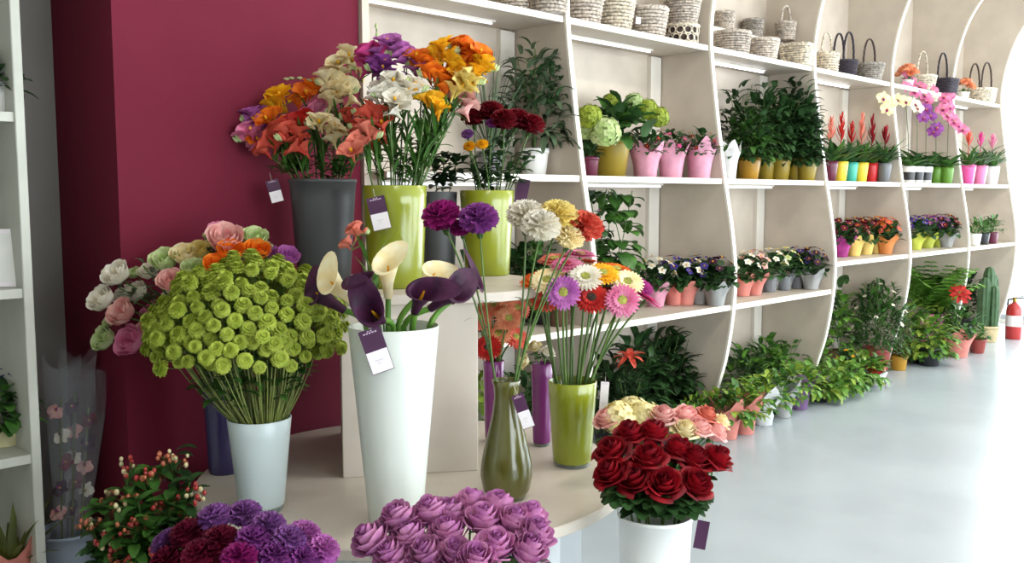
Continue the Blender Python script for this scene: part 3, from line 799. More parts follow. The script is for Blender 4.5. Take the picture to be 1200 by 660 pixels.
HN = ['far left of the hypericum bunch', 'upper left of the hypericum bunch', 'near the top of the hypericum bunch', 'at the very top of the hypericum bunch', 'at the right rim of the hypericum bunch', 'right of centre in the hypericum bunch', 'at the centre of the hypericum bunch',
      'below centre left in the hypericum bunch', 'below centre in the hypericum bunch', 'at the lower left of the hypericum bunch', 'at the lower right of the hypericum bunch', 'lowest in the hypericum bunch']
for k, (px, py, d, g) in enumerate(HY):
    bc = [[('rust', 13), ('cream', 6)], [('cream', 8), ('red', 10)], [('red', 13), ('rust', 7)]][k % 3]
    sprig('hyper', 'hypericum_stem', 'hypericum sprig with small berries '+HN[k], 'flower', [(px, py, d)], grn(g), .06, .032, 48, berry=bc, group='hypericum sprigs beside the table')
for k, (px, py, w) in enumerate([(506, 184, 'left'), (520, 178, 'middle'), (536, 186, 'right')]):
    sprig('grey', 'foliage_sprig', 'dark leafy sprig at the %s of the half hidden grey vase' % w, 'foliage', [(px, py, 0)], grn('deep'), .07, .035, 24, group='dark sprigs in the grey vase')
for k, (px, py, w) in enumerate([(552, 185, 'left rim'), (575, 175, 'front middle'), (600, 182, 'right rim'), (622, 178, 'far right'), (588, 170, 'back middle'), (565, 196, 'low front')]):
    sprig('limeR', 'foliage_sprig', 'leafy green sprig at the %s under the dark red carnations' % w, 'foliage', [(px, py, -.03)], grn('dark'), .065, .034, 16, group='green sprigs under the red carnations')
for vk, L, lm, grp in (('limeL', [(440, 170, 'left rim'), (462, 150, 'left middle'), (482, 165, 'centre'), (505, 150, 'right middle'), (522, 140, 'upper right'), (492, 185, 'front')], 'leaf', 'middle lime vase'),
                       ('bucket', [(330, 195, 'far left'), (350, 190, 'left'), (372, 185, 'centre'), (395, 190, 'right'), (412, 190, 'far right')], 'leaf', 'dark grey riser bucket'),
                       ('indigo', [(140, 338, 'far left'), (168, 312, 'left'), (200, 318, 'upper left'), (225, 305, 'top left'), (245, 300, 'top'), (280, 300, 'upper right'), (310, 300, 'right'), (170, 375, 'lower left'), (190, 350, 'inner left')], 'grey', 'indigo vase')):
    for px, py, w in L:
        sprig(vk, 'foliage_sprig', 'green leafy sprig at the %s of the %s' % (w, grp), 'foliage', [(px, py, -.01)], grn(lm), .06, .018, 26, group='green sprigs in the '+grp)
def curl(vk, pts, label, dD=0):
    V = VASES[vk]; D = depth(V['loc']+Vector((0, 0, V['h'])))+dD
    w = [P(x, y, D=D) for x, y in pts]
    path = stem_path(V, w[0], 7)+w[1:]; base = path[0]
    root = E('budding_twig', label, 'flower', base)
    O('stem', MB().tube([p-base for p in path], .0022, M_STEM, 5), root)
    for p, q in zip(w[1:], w[2:]+[w[-1]+(w[-1]-w[-2])]):
        O('bud', bud_mesh('green_white'), root, T=frame(p-base, (q-p)+Vector((0, 0, .006)), 0, .55))
curl('bucket', [(382, 125), (374, 106), (366, 96), (355, 92), (345, 92), (339, 93)], 'curved green budding twig above the orange freesias', .02)
curl('limeL', [(476, 72), (468, 60), (458, 54), (446, 52), (442, 44), (441, 34)], 'bent green budding twig above the lilac freesias', .05)

# ------------------------------------------------------------------ price tags hanging on the vases
T_PURP = mat('tag_plum', '#431a40', .5, .05, 8, rand=0)
T_WHITE = mat('tag_white', '#ece6ea', .5, .02, 8, rand=0)
T_INK = mat('tag_print', '#c9b6c6', .5, .02, 8, rand=0)
T_GREY = mat('tag_grey_print', '#b9b2b8', .5, .02, 8, rand=0)
def price_tag(label, c, w, h, tilt=0., yaw=None, split=.5, back=False, string=None):
    d = (CAM-c); yw = math.atan2(d.y, d.x) if yaw is None else yaw
    o = E('price_tag', label, 'tag', c, 0, 'price tags on the vases')
    T = RZ(yw) @ Matrix.Rotation(-tilt, 4, 'X')
    O('card', MB().box(-.0007, -w/2, -h/2, .0007, w/2, h/2, T_PURP, T), o, smooth=False)
    if not back:
        O('blank_panel', MB().box(.0006, -w/2*.96, -h/2*.97, .0012, w/2*.96, h/2-h*split, T_WHITE, T), o, smooth=False, label='white lower half')
        pr = MB()
        for k in range(5): pr.box(.0006, -w*.32+k*w*.13, h/2*.80, .0012, -w*.32+k*w*.13+w*.09, h/2*.86, T_INK, T)
        for k in range(2): pr.box(.0006, -w*.12+k*w*.14, h/2*.89, .0012, -w*.12+k*w*.14+w*.08, h/2*.94, T_INK, T)
        O('printed_line', pr, o, smooth=False, label='tiny pale printed line')
        pr = MB(); z = -h*.22
        pr.box(.0011, -w*.2, z, .0015, w*.16, z+h*.012, T_GREY, T); pr.box(.0011, -w*.12, z-h*.07, .0015, w*.05, z-h*.058, T_GREY, T)
        O('faint_print', pr, o, smooth=False)
    st = MB().tube([T @ Vector((0, 0, h/2-.002)), T @ Vector((-.004, 0, h/2+.015)), T @ Vector((-.012, 0, h/2+.028))], .0007, mat('string', '#d8d0c0', .8), 4)
    O('string', st, o)
    return o
def near(px, py, vk, extra):
    V = VASES[vk]; return P(px, py, D=depth(V['loc']+Vector((0, 0, V['h']*.8)))-extra)
price_tag('plum and white price tag on the tall calla vase', near(441, 411, 'calla', .14), .062, .125, -.32)
price_tag('plum and white price tag on the lime freesia vase', near(444, 250, 'limeL', .125), .062, .115, -.22)
price_tag('plum and white price tag dangling left of the grey bucket', near(322, 224, 'bucket', .05), .046, .085, -.25)
price_tag('plum and white price tag on the olive bottle vase', near(613, 482, 'bottle', .06), .038, .11, -.35)
price_tag('blank lavender price tag at the right rim of the gerbera vase', near(708, 465, 'gerb', .03), .03, .11, .06, split=.02)
price_tag('plum tag hanging below the dark red carnations', near(612, 224, 'limeR', -.02), .05, .10, .2, back=True)
price_tag('dark plum tag hanging from the red rose bucket', P(822, 627, D=depth(VASES['rose']['loc']+Vector((0, 0, .5)))), .035, .085, .15, back=True)

# ------------------------------------------------------------------ potted plants
def pot_mesh(rb, rt, h, m, rim=True):
    p = [(.001, 0), (rb*.95, 0), (rb, .004), (rt*.97, h*.8)]
    if rim: p += [(rt*.98, h*.82), (rt*1.04, h*.83), (rt*1.04, h)]
    else: p += [(rt, h)]
    p += [(rt*.94, h), (rt*.90, h*.84), (.001, h*.82)]
    return MB().lathe(p, m, seg=20)
def wrap_mesh(rb, rt, h, m, pts=6, seed=0, flare=.5):
    r = random.Random(seed); n = pts*6; rows = []; ph = r.uniform(0, 6)
    for i in range(8):
        t = i/7; row = []
        for j in range(n):
            a = 2*PI*j/n
            star = abs(cos(pts*a/2+ph))**3
            rad = rb+(rt-rb)*t**1.3+flare*rt*max(0, t-.55)**1.4*(.5+star)
            rad *= 1+.07*t*sin(3*a+ph)+.05*t*sin(pts*2*a+ph*2)+r.uniform(-.025, .025)*t
            z = h*t*(1+(.42*star-.14)*t)
            row.append((rad*cos(a), rad*sin(a), z))
        rows.append(row)
    b = MB().grid(rows, m, None, True)
    b.add(rows[0], [tuple(range(n))], m)
    return b
def bush(n, rx, rz, ll, lw, lm, z0, droop=.5, seed=0, low=.0, lm2=None, stems=6):
    r = random.Random(seed); b = MB()
    for k in range(stems):
        a = 2*PI*k/stems+r.uniform(-.3, .3); q = r.uniform(.2, .75)
        b.tube([(0, 0, z0-.02), (rx*q*.4*cos(a), rx*q*.4*sin(a), z0+rz*.4), (rx*q*cos(a), rx*q*sin(a), z0+rz*r.uniform(.6, .9))], .002, grn('stem'), 4)
    for i in range(n):
        a = r.uniform(0, 2*PI); e = math.asin(r.uniform(-low, 1)); q = r.uniform(.35, 1)**.6
        d = Vector((cos(e)*cos(a), cos(e)*sin(a), sin(e)))
        p = Vector((d.x*rx*q, d.y*rx*q, z0+rz*(.12+.88*max(d.z, -.3)*q)))
        o = Vector((d.x, d.y, .25+d.z*.7))+Vector((r.uniform(-.6, .6), r.uniform(-.6, .6), r.uniform(-.4, .4)))
        b.petal(ll*r.uniform(.65, 1.2), lw*r.uniform(.75, 1.15), lm2 if lm2 and r.random() < .4 else lm, leafframe(p-o.normalized()*ll*.4, o), .3, -droop-r.uniform(0, .5), .28, None, 4, 2)
    return b
def straps(n, L, W, lm, z0, a0=1.35, a1=-.4, seed=0, r0=.01, lm2=None):
    r = random.Random(seed); b = MB()
    pr = lambda t: min(1, .5+t*2)*(1-max(0, t-.35)/.66)**.8+.02
    for i in range(n):
        k = i/n; s = r.uniform(.75, 1.1)
        b.petal(L*s, W, lm2 if lm2 and r.random() < .35 else lm, TR(0, 0, z0) @ RZ(i*2.39996) , a0-(1-k)*.55+r.uniform(-.1, .1), a1+k*.9+r.uniform(-.2, .2), .35, pr, 7, 2, r0)
    return b
def fronds(n, L, lm, z0, seed=0, ll=.05, lw=.012, a0=1.35, a1=-.3):
    r = random.Random(seed); b = MB()
    for i in range(n):
        az = i*2.39996; s = r.uniform(.75, 1.1); aa0 = a0-r.uniform(0, .6); aa1 = a1+r.uniform(-.3, .5)
        T = TR(0, 0, z0) @ RZ(az); x = z = 0; pts = []
        for k in range(11):
            t = k/10; a = aa0+(aa1-aa0)*t; pts.append((Vector((x, 0, z)), a)); x += cos(a)*L*s/10; z += sin(a)*L*s/10
        b.tube([p for p, a in pts], .0014, grn('stem'), 4, T)
        for k in range(2, 11):
            p, a = pts[k]; t = k/10
            for sd in (-1, 1):
                d = Vector((cos(a)*.5, sd*.9, sin(a)*.5-.15))
                b.petal(ll*(1.15-t*.6), lw, lm, T @ leafframe(p, d, Vector((-sin(a), 0, cos(a)))), .1, -.4, .2, None, 3, 1)
    return b
def vine(pts_h, n, ll, lw, lm, z0, spread, seed=0):
    r = random.Random(seed); b = MB()
    for k in range(3):
        a = 2*PI*k/3
        b.tube([(0, 0, z0-.02), (spread*.3*cos(a), spread*.3*sin(a), z0+pts_h*.5), (spread*.5*cos(a+1), spread*.5*sin(a+1), z0+pts_h)], .003, grn('stem'), 5)
    for i in range(n):
        h = r.uniform(.02, 1)*pts_h; a = r.uniform(0, 2*PI); d = Vector((cos(a), sin(a), r.uniform(-.3, .5)))
        b.petal(ll*r.uniform(.7, 1.15), lw*r.uniform(.8, 1.1), lm, leafframe(Vector((d.x*spread*.5, d.y*spread*.5, z0+h)), d), .2, -1.1, .15, lambda t: (sin(PI*min(1, .2+.8*t))**.6) if t < .99 else .05, 5, 2)
    return b
POTM = {}
def pm(name, col, **k): return mat('pot_'+name, col, k.pop('rough', .35), .05, 6, rand=.04, **k)
pm('gold', '#8f7a24', metal=.0); pm('ochre', '#a87c1e'); pm('pink', '#dd7aa8'); pm('hot_pink', '#e0559c'); pm('white', '#e8e8e6'); pm('teal', '#3fae9a'); pm('yellow', '#e4c83a'); pm('red', '#b81e22')
pm('maroon', '#5e1836'); pm('grey', '#6a6c70'); pm('terracotta', '#a4583c'); pm('dark', '#2c2c30'); pm('green', '#5c8a2a'); pm('brick', '#8e3a34'); pm('brown', '#5a3c2c')
PAP = {k: mat('paper_'+k, c, .6, .08, 14, trans=.2, rand=.06) for k, c in (('pink', '#e8a4bc'), ('salmon', '#e08a7e'), ('yellow', '#e8c870'), ('white', '#e6e6e8'), ('magenta', '#b0328c'), ('grey', '#a9a9a8'), ('lime', '#bcc44a'), ('purple', '#7a5a86'), ('orange', '#dd8a4a'))}
CELLO = film('cellophane', '#d6dae0', .13, .1)
def clampv(o, v, mg=.004):
    """keep a point of a plant inside its own bay: leaves press against uprights, back and the board above"""
    lx, ly, lz = o.location
    if lx < 2.4 or lx > XD[5]: return v
    i = min([k for k in range(6) if lx < XD[k]] or [5]); a = o.rotation_euler.z
    w = Matrix.Rotation(a, 3, 'Z') @ Vector(v)+o.location
    tops = [z for z in (LOWZ[i], 1.545, 2.35, 3.5) if z > lz+.05]
    if w.z < 3.5 and w.y > yfront(max(0, w.z))-.01:
        w.x = min(max(w.x, (XD[i-1] if i else 2.36)+.018+mg), XD[i]-.018-mg)
        w.z = min(w.z, tops[0]-.06-mg); w.y = min(w.y, YB-.032-mg)
    if lz > .3: w.z = max(w.z, lz+.001)
    else: w.z = max(w.z, .002)
    return Matrix.Rotation(-a, 3, 'Z') @ (w-o.location)
def plant(name, label, loc, pot=None, foliage=None, wrap=None, group=None, rz=None, tagc=None):
    o = E(name, label, 'plant', loc, rnd.uniform(0, 6) if rz is None else rz, group)
    for part in (foliage, wrap):
        if part: part.v = [clampv(o, v) for v in part.v]
    if pot: O('pot', pot, o)
    if wrap: O('wrapper', wrap, o)
    if foliage: O('foliage', foliage, o)
    return o
def blooms(o, pts, me, nm='bloom', sc=1., face=None):
    inv = Matrix.Rotation(-o.rotation_euler.z, 3, 'Z')
    for p, d in pts:
        p = clampv(o, p, .02)
        O(nm, me if not callable(me) else me(), o, T=frame(Vector(p), inv @ Vector(d) if face else Vector(d), rnd.uniform(0, 6), sc*rnd.uniform(.85, 1.1)))
def dome_pts(n, rx, rz, z0, seed=0, lowz=.3):
    r = random.Random(seed); o = []
    for i in range(n):
        z = 1-(1-lowz)*(i+.5)/n; q = math.sqrt(1-z*z); a = i*2.39996+r.uniform(-.3, .3)
        d = Vector((q*cos(a), q*sin(a), z)); o.append((Vector((d.x*rx, d.y*rx, z0+rz*z)), d+Vector((0, 0, .3))))
    return o
FRD = Vector((-.75, -.66, .25))        # towards the room
seedc = [100]
def sd(): seedc[0] += 1; return seedc[0]
MID = 1.546

# --- bay next to the pillar
p = onshelf(626, 3.38, MID)
o = plant('potted_ficus', 'tall slender-leaved plant in a white pot on the shelf nearest the pillar', p, pot_mesh(.06, .075, .14, MATS['pot_white']), bush(250, .21, .58, .11, .034, grn('grey'), .14, .9, sd(), .1, grn('dark')))
p = onshelf(575, 3.40, MID)
o = plant('wispy_plant', 'wispy greyish plant behind the yellow freesias on the pillar-side shelf', p, pot_mesh(.06, .07, .12, MATS['pot_grey']), straps(26, .50, .012, grn('grey'), .11, 1.5, .5, sd()))
for px, nm, lm, lb in ((562, 'leafy_plant', 'yellowgreen', 'yellowish leafy floor plant behind the olive bottle vase'), (607, 'leafy_plant', 'dark', 'dark leafy floor plant behind the slim purple vases'), (650, 'leafy_plant', 'leaf', 'green leafy floor plant hidden behind the gerberas')):
    plant(nm, lb, (onshelf(px, 3.25, .3).x, 3.22, 0), pot_mesh(.07, .09, .15, MATS['pot_brown']), bush(130, .19, .5, .10, .045, grn(lm), .15, .6, sd(), .2))
for px, c, lb in ((590, 'maroon', 'potted maroon bloom plant on the lower shelf behind the magenta carnations'), (655, 'pale_pink', 'potted pale pink bloom plant on the lower shelf behind the white carnations')):
    o = plant('flowering_plant', lb, onshelf(px, 3.3, .781), pot_mesh(.05, .065, .11, MATS['pot_brown']), bush(60, .1, .12, .06, .035, grn('dark'), .11, .5, sd()))
    blooms(o, dome_pts(9, .09, .13, .11, sd()), disc_flower(c, 1), sc=1.2)
for px, Y, lm, lb in ((562, 3.32, 'deep', 'dark bushy pot plant on the lower shelf behind the coral freesia'), (612, 3.4, 'dark', 'dark green bushy pot plant on the lower shelf behind the peach gerberas'), (636, 3.34, 'leaf', 'green bushy pot plant on the lower shelf left of the first upright')):
    plant('bushy_plant', lb, onshelf(px, Y, .781), pot_mesh(.05, .065, .11, MATS['pot_dark']), bush(120, .15, .34, .09, .045, grn(lm), .11, .6, sd(), .3, grn('dark')))
# --- bay B, middle shelf
p = onshelf(715, 3.36, MID)
o = plant('potted_hydrangea', 'big hydrangea with pale green heads in an olive gold pot', p, pot_mesh(.085, .115, .23, MATS['pot_gold']), bush(110, .22, .24, .13, .085, grn('dark'), .22, .5, sd(), .25, grn('leaf')), rz=0)
for px, py, c, s, dy in ((690, 130, 'lime', .9, -.1), (708, 149, 'green_white', 1.1, -.16), (757, 122, 'lime', .85, -.05), (770, 131, 'lime', .85, -.1), (742, 112, 'green_white', .7, .0), (716, 112, 'lime', .7, 0.04), (686, 145, 'green_white', .8, -.05)):
    w = P(px, py, Y=p.y+dy)-p
    O('flower_head', hydrangea_head(c, 1), o, T=frame(w-Vector((0, 0, .05)), Vector((-.25, -.5, .8)), 0, s*1.15))
plant('potted_violet', 'small dark pot squeezed left of the olive hydrangea pot', onshelf(690, 3.3, MID), pot_mesh(.045, .055, .11, MATS['pot_maroon']), bush(40, .07, .1, .06, .04, grn('dark'), .1, .5, sd()))
for px, py, h, lb in ((756, 3.3, .17, 'azalea in a pink paper sleeve right beside the hydrangea'), (786, 3.28, .18, 'azalea in a pink paper sleeve, middle of three pink ones'), (818, 3.27, .20, 'azalea in a pink paper sleeve flaring against the upright panel')):
    o = plant('wrapped_azalea', lb, onshelf(px, py, MID), None, bush(95, .125, .15, .055, .028, grn('dark'), .15, .4, sd(), .2), wrap_mesh(.065, .088, h, PAP['pink'], 4, sd(), .5), 'azaleas in pink sleeves')
    O('pot', pot_mesh(.05, .06, .12, MATS['pot_brown']), o)
    blooms(o, dome_pts(14, .12, .14, .16, sd(), .1), disc_flower('crimson' if px != 786 else 'hot_pink', 2), sc=.8)
# --- bay B, lower shelf
p = onshelf(722, 3.33, .781)
plant('climbing_plant', 'tall heart-leaved climbing plant on the lower shelf above the gerberas', p, pot_mesh(.055, .07, .13, mat('pot_aqua', '#bcd6d4', .3, .03, 6)), vine(.56, 95, .105, .085, grn('leaf'), .13, .17, sd()))
o = plant('potted_bougainvillea', 'leafy plant with mauve tips left of the climbing plant', onshelf(694, 3.36, .781), pot_mesh(.055, .07, .13, MATS['pot_brown']), vine(.6, 70, .09, .06, grn('dark'), .13, .15, sd()))
blooms(o, dome_pts(6, .09, .55, .12, sd(), .6), disc_flower('lilac', 3), sc=1.2)
def cyclamen(px, Y, Z, wrapm, c, lb, group=None, lm='dark', tall=.16, s=1., n=9):
    o = plant('wrapped_cyclamen', lb, onshelf(px, Y, Z), None, bush(75, .125*s, .15*s, .065, .052, grn(lm), .12, .5, sd(), .25), wrap_mesh(.05, .08*s, tall*.78, wrapm, 5, sd(), .8), group)
    O('pot', pot_mesh(.042, .05, .1, MATS['pot_grey' if wrapm is CELLO else 'pot_brown']), o)
    blooms(o, dome_pts(n+5, .12*s, .14*s, .16, sd(), .2), disc_flower(c, 4), sc=1.5)
    return o
cyclamen(768, 3.3, .781, PAP['pink'], 'white', 'white-flowered pot half hidden behind the magenta gerbera')
cyclamen(790, 3.27, .781, PAP['salmon'], 'blue_violet', 'dark violet primrose in salmon paper on the second bay lower shelf', n=7)
cyclamen(803, 3.22, .781, PAP['salmon'], 'white', 'white primrose in salmon paper nearest the shelf edge under the azaleas', n=5)
cyclamen(822, 3.27, .781, PAP['grey'], 'blue_violet', 'violet primrose in crumpled grey paper beside the salmon wrapped pair', n=7)
cyclamen(840, 3.40, .781, PAP['grey'], 'plum', 'dark primrose in grey paper hard against the upright panel', n=4)
# --- bay B, floor
fl = [(716, 3.25, .19, .42, 'deep', 'dark leafy floor plant, first behind the gerbera stems'), (745, 3.35, .20, .52, 'dark', 'tall dark floor plant under the second bay lower shelf'), (778, 3.38, .2, .50, 'deep', 'dark glossy floor plant in the middle of the second bay'),
      (806, 3.36, .19, .46, 'dark', 'dark floor plant against the upright below the primroses')]
for px, Y, rx, rz, lm, lb in fl:
    plant('floor_plant', lb, (onshelf(px, Y, .25).x, Y, 0), pot_mesh(.08, .1, .16, MATS['pot_dark']), bush(130, rx, rz, .13, .05, grn(lm), .15, .6, sd(), .15, grn('dark')))
for px, Y, lm, lb in ((742, 2.95, 'leaf', 'low green floor plant behind the cream hydrangeas'), (775, 2.98, 'bright', 'low bright green floor plant behind the pale roses'), (803, 3.0, 'leaf', 'low feathery floor plant left of the salmon wrapped pots'), (826, 3.08, 'bright', 'small bright floor plant at the foot of the second upright')):
    plant('low_plant', lb, (onshelf(px, Y, .12).x, Y, 0), pot_mesh(.06, .075, .1, MATS['pot_brown']), bush(190, .17, .17, .055, .018, grn(lm), .09, .5, sd(), .2, grn('yellowgreen')))
o = plant('salmon_bract_plant', 'floor plant with salmon red bracts right of the gerberas', (onshelf(737, 3.1, .5).x, 3.1, 0), pot_mesh(.07, .085, .14, MATS['pot_brown']), bush(70, .13, .42, .09, .04, grn('deep'), .14, .6, sd()))
bb = MB()
for k in range(16): bb.petal(.09, .035, pet('coral'), TR(0, 0, .56) @ RZ(k*2.4), 1.2-.09*k, .1-.08*k, .25, None, 4, 2, .004)
O('bracts', bb, o, label='salmon red bracts')
# --- bay C, middle shelf
o = plant('wrapped_lily', 'small plant in white paper at the start of the third bay', onshelf(853, 3.28, MID), None, bush(30, .06, .1, .07, .03, grn('leaf'), .12, .4, sd()), wrap_mesh(.05, .07, .2, PAP['white'], 4, sd(), .7))
for px, Y, h, rx, rz, lm, lb, pt in ((878, 3.28, .15, .17, .36, 'leaf', 'bushy green plant in the brightest ochre pot of the third bay', 'ochre'), (897, 3.38, .16, .19, .58, 'dark', 'tall dark plant in a gold pot behind the ochre pot', 'gold'),
                                     (914, 3.3, .16, .17, .48, 'dark', 'dark plant in a gold pot, middle of the third bay', 'gold'), (930, 3.34, .16, .18, .60, 'deep', 'tallest dark plant in a gold pot in the third bay', 'gold'), (943, 3.26, .15, .12, .42, 'dark', 'dark plant in a gold pot beside the third upright', 'gold')):
    plant('foliage_plant', lb, onshelf(px, Y, MID), pot_mesh(.055, .075, h, MATS['pot_'+pt], False), bush(260, rx, rz, .095, .042, grn(lm), h, .7, sd(), .25, grn('dark')), group='dark foliage plants in the third bay')
plant('foliage_plant', 'dark plant behind the white paper at the left of the third bay', onshelf(862, 3.42, MID), pot_mesh(.055, .075, .15, MATS['pot_gold'], False), bush(120, .17, .55, .09, .04, grn('deep'), .15, .7, sd()), group='dark foliage plants in the third bay')
# --- bay C, lower shelf
for px, Y, w, c, lb in ((869, 3.24, PAP['salmon'], 'white', 'white primrose in salmon paper at the left of the third bay lower shelf'), (883, 3.22, PAP['salmon'], 'pale_pink', 'pale primrose in salmon paper, second in the third bay lower shelf'),
                        (901, 3.25, CELLO, 'white', 'white primrose in clear wrap beside the salmon papers'), (918, 3.24, CELLO, 'green_white', 'greenish primrose in clear wrap left of the purple one'), (936, 3.25, CELLO, 'blue_violet', 'purple primrose in clear wrap on the third bay lower shelf'), (952, 3.36, PAP['grey'], 'plum', 'dark primrose in grey paper by the third upright')):
    cyclamen(px, Y, .781, w, c, lb, 'primroses on the third bay lower shelf')
# --- bay C, floor
for px, Y, rx, rz, lm, lb in ((872, 3.3, .19, .30, 'dark', 'dark leafy floor plant behind the salmon papers on the floor'), (900, 3.32, .17, .34, 'leaf', 'mid green floor plant at the middle of the third bay'), (930, 3.32, .2, .32, 'leaf', 'wide bushy floor plant of the third bay near the batten'), (955, 3.2, .17, .26, 'bright', 'bright leafy floor plant beside the third upright')):
    plant('floor_plant', lb, (onshelf(px, Y, .2).x, Y, 0), pot_mesh(.07, .09, .14, MATS['pot_brown']), bush(140, rx, rz, .085, .045, grn(lm), .13, .6, sd(), .2, grn('bright')))
for px, Y, w, lb, c in ((852, 2.93, 'salmon', 'floor plant in salmon paper, left one at the third bay front', 'leaf'), (872, 2.92, 'salmon', 'floor plant in salmon paper, right one at the third bay front', 'bright'), (894, 2.95, 'white', 'floor plant in white shiny paper at the third bay front', 'leaf'), (916, 2.97, 'grey', 'floor plant in grey paper at the third bay front', 'leaf'), (936, 3.0, 'purple', 'floor plant in purple paper at the third bay front', 'bright')):
    o = plant('wrapped_plant', lb, (onshelf(px, Y, .1).x, Y, 0), pot_mesh(.05, .06, .1, MATS['pot_brown']), bush(110, .16, .2, .08, .04, grn(c), .14, .7, sd(), .4, grn('yellowgreen')), wrap_mesh(.06, .095, .21, PAP[w], 4, sd(), 1.0), 'paper wrapped floor plants of the third bay')
for px, Y, lb in ((962, 3.0, 'low bright green plant on the floor left of the white flowered shrub'), (985, 2.98, 'low bright green plant spreading before the third upright'), (1008, 3.02, 'low bright green plant on the floor beside the red pot')):
    plant('low_plant', lb, (onshelf(px, Y, .12).x, Y, 0), pot_mesh(.055, .065, .08, MATS['pot_dark']), bush(150, .20, .2, .085, .045, grn('bright'), .09, .8, sd(), .75, grn('yellowgreen')))
# --- bay D
def plume(o, z, L, c, n=16, r=.04):
    b = MB()
    for k in range(n):
        t = k/n
        b.petal(r*2.2*(1-.55*t)+.012, .018, pet(c), TR(0, 0, z+L*t) @ RZ(k*2.4), .7+.6*t, 1.3, .3, None, 3, 2, .003)
    b.tube([(0, 0, z-.1), (0, 0, z+L)], .004, pet(c, True), 5)
    O('flower_plume', b, o, label=c.replace('_', ' ')+' flower plume')
for px, Y, pt, c, L, lb in ((972, 3.3, 'maroon', 'salmon', .16, 'bromeliad in a maroon pot with a salmon plume'), (984, 3.28, 'yellow', 'scarlet', .20, 'bromeliad in the left yellow pot with a red plume'), (996, 3.32, 'teal', 'scarlet', .14, 'bromeliad in a teal pot'),
                            (1008, 3.28, 'yellow', 'salmon', .22, 'bromeliad in the right yellow pot with a salmon plume'), (1020, 3.28, 'red', 'crimson', .22, 'bromeliad in a bright red pot with a dark red plume'), (1033, 3.34, 'grey', 'crimson', .12, 'leafy bromeliad in a grey pot beside the fourth upright')):
    o = plant('potted_bromeliad', lb, onshelf(px, Y, MID), pot_mesh(.045, .06, .155, MATS['pot_'+pt], False), straps(26, .27, .042, grn('dark'), .14, 1.3, -.3, sd(), lm2=grn('leaf')), group='bromeliads in coloured pots')
    plume(o, .30, L, c)
for px, Y, w, c, lb in ((985, 3.25, 'magenta', 'maroon', 'primrose in magenta paper on the fourth bay lower shelf'), (1000, 3.22, 'yellow', 'dark_red', 'dark red primrose in yellow paper, first from the left'), (1014, 3.24, 'yellow', 'maroon', 'maroon primrose in yellow paper, second from the left'), (1027, 3.24, 'yellow', 'orange', 'orange primrose in yellow paper'), (1038, 3.32, 'orange', 'coral', 'coral primrose in orange paper by the fourth upright')):
    cyclamen(px, Y, .971, PAP[w], c, lb, 'primroses in yellow papers', tall=.17, n=12)
p = Vector((onshelf(1022, 3.3, .4).x, 3.2, 0))
o = plant('marguerite_shrub', 'feathery green shrub with tiny white flowers under the fourth bay shelf', p, pot_mesh(.09, .11, .2, MATS['pot_brick']), bush(900, .27, .50, .075, .02, grn('leaf'), .27, .4, sd(), .35, grn('dark'), 10))
blooms(o, dome_pts(22, .25, .48, .28, sd(), .1), disc_flower('white', 5), sc=1.)
plant('leafy_plant', 'bright leafy plant left of the white flowered shrub', (onshelf(985, 3.4, .4).x, 3.4, 0), pot_mesh(.08, .1, .18, MATS['pot_brown']), bush(130, .17, .62, .10, .05, grn('bright'), .16, .7, sd(), .1, grn('dark')))
o = plant('potted_kalanchoe', 'small yellow flowered plant on the floor under the marguerite shrub', (onshelf(1003, 3.05, .15).x, 3.12, 0), pot_mesh(.06, .07, .12, MATS['pot_dark']), bush(60, .12, .16, .06, .04, grn('dark'), .12, .5, sd()))
blooms(o, dome_pts(8, .1, .15, .13, sd(), .3), disc_flower('yellow', 6))
o = plant('red_pot_plant', 'small plant in a red pot and white wrapper by the fourth upright', (onshelf(1026, 2.97, .1).x, 2.97, 0), pot_mesh(.055, .07, .15, MATS['pot_red']), bush(50, .1, .1, .06, .04, grn('leaf'), .14, .6, sd()), wrap_mesh(.06, .075, .1, PAP['white'], 3, sd(), .4))
plant('low_plant', 'yellowish low plant at the foot of the fourth upright', (onshelf(1050, 3.1, .1).x, 3.1, 0), pot_mesh(.06, .07, .12, MATS['pot_ochre']), bush(60, .1, .12, .06, .04, grn('olive'), .11, .6, sd()))
# --- bay E: orchids
def orchid(px, Y, potm, c, flowers, lb, striped=False):
    p = onshelf(px, Y, MID)
    o = plant('potted_orchid', lb, p, pot_mesh(.05, .062, .15, potm, False), straps(10, .27, .075, grn('leaf'), .14, 1.15, -.6, sd(), lm2=grn('dark')), group='orchids in the fifth bay', rz=0)
    if striped: O('label_band', MB().lathe([(.0535, .03), (.0585, .10)], MATS['pot_dark'], seg=20), o, label='dark band')
    ws = [P(x, y, Y=p.y+dy)-p for x, y, dy in flowers]
    pk = max(ws, key=lambda v: v.z)
    chain = [Vector((0, 0, .14)), Vector((pk.x*.15, pk.y*.1, pk.z*.6)), pk*.85+Vector((0, 0, .05))]+[w for w in sorted(ws, key=lambda v: -v.z)]
    O('flower_stem', MB().tube(chain, .003, grn('stem'), 5), o)
    for w in ws: O('bloom', orchid_bloom(c, 1), o, T=frame(w, FRD+Vector((rnd.uniform(-.3, .3), rnd.uniform(-.3, .3), rnd.uniform(-.2, .2))), rnd.uniform(-.4, .4), 1.6))
orchid(1064, 3.32, MATS['pot_white'], 'cream', [(1035, 115, -.12), (1043, 121, -.14), (1052, 117, -.12), (1061, 119, -.1), (1040, 128, -.16)], 'orchid with a spray of cream blooms reaching past the upright', True)
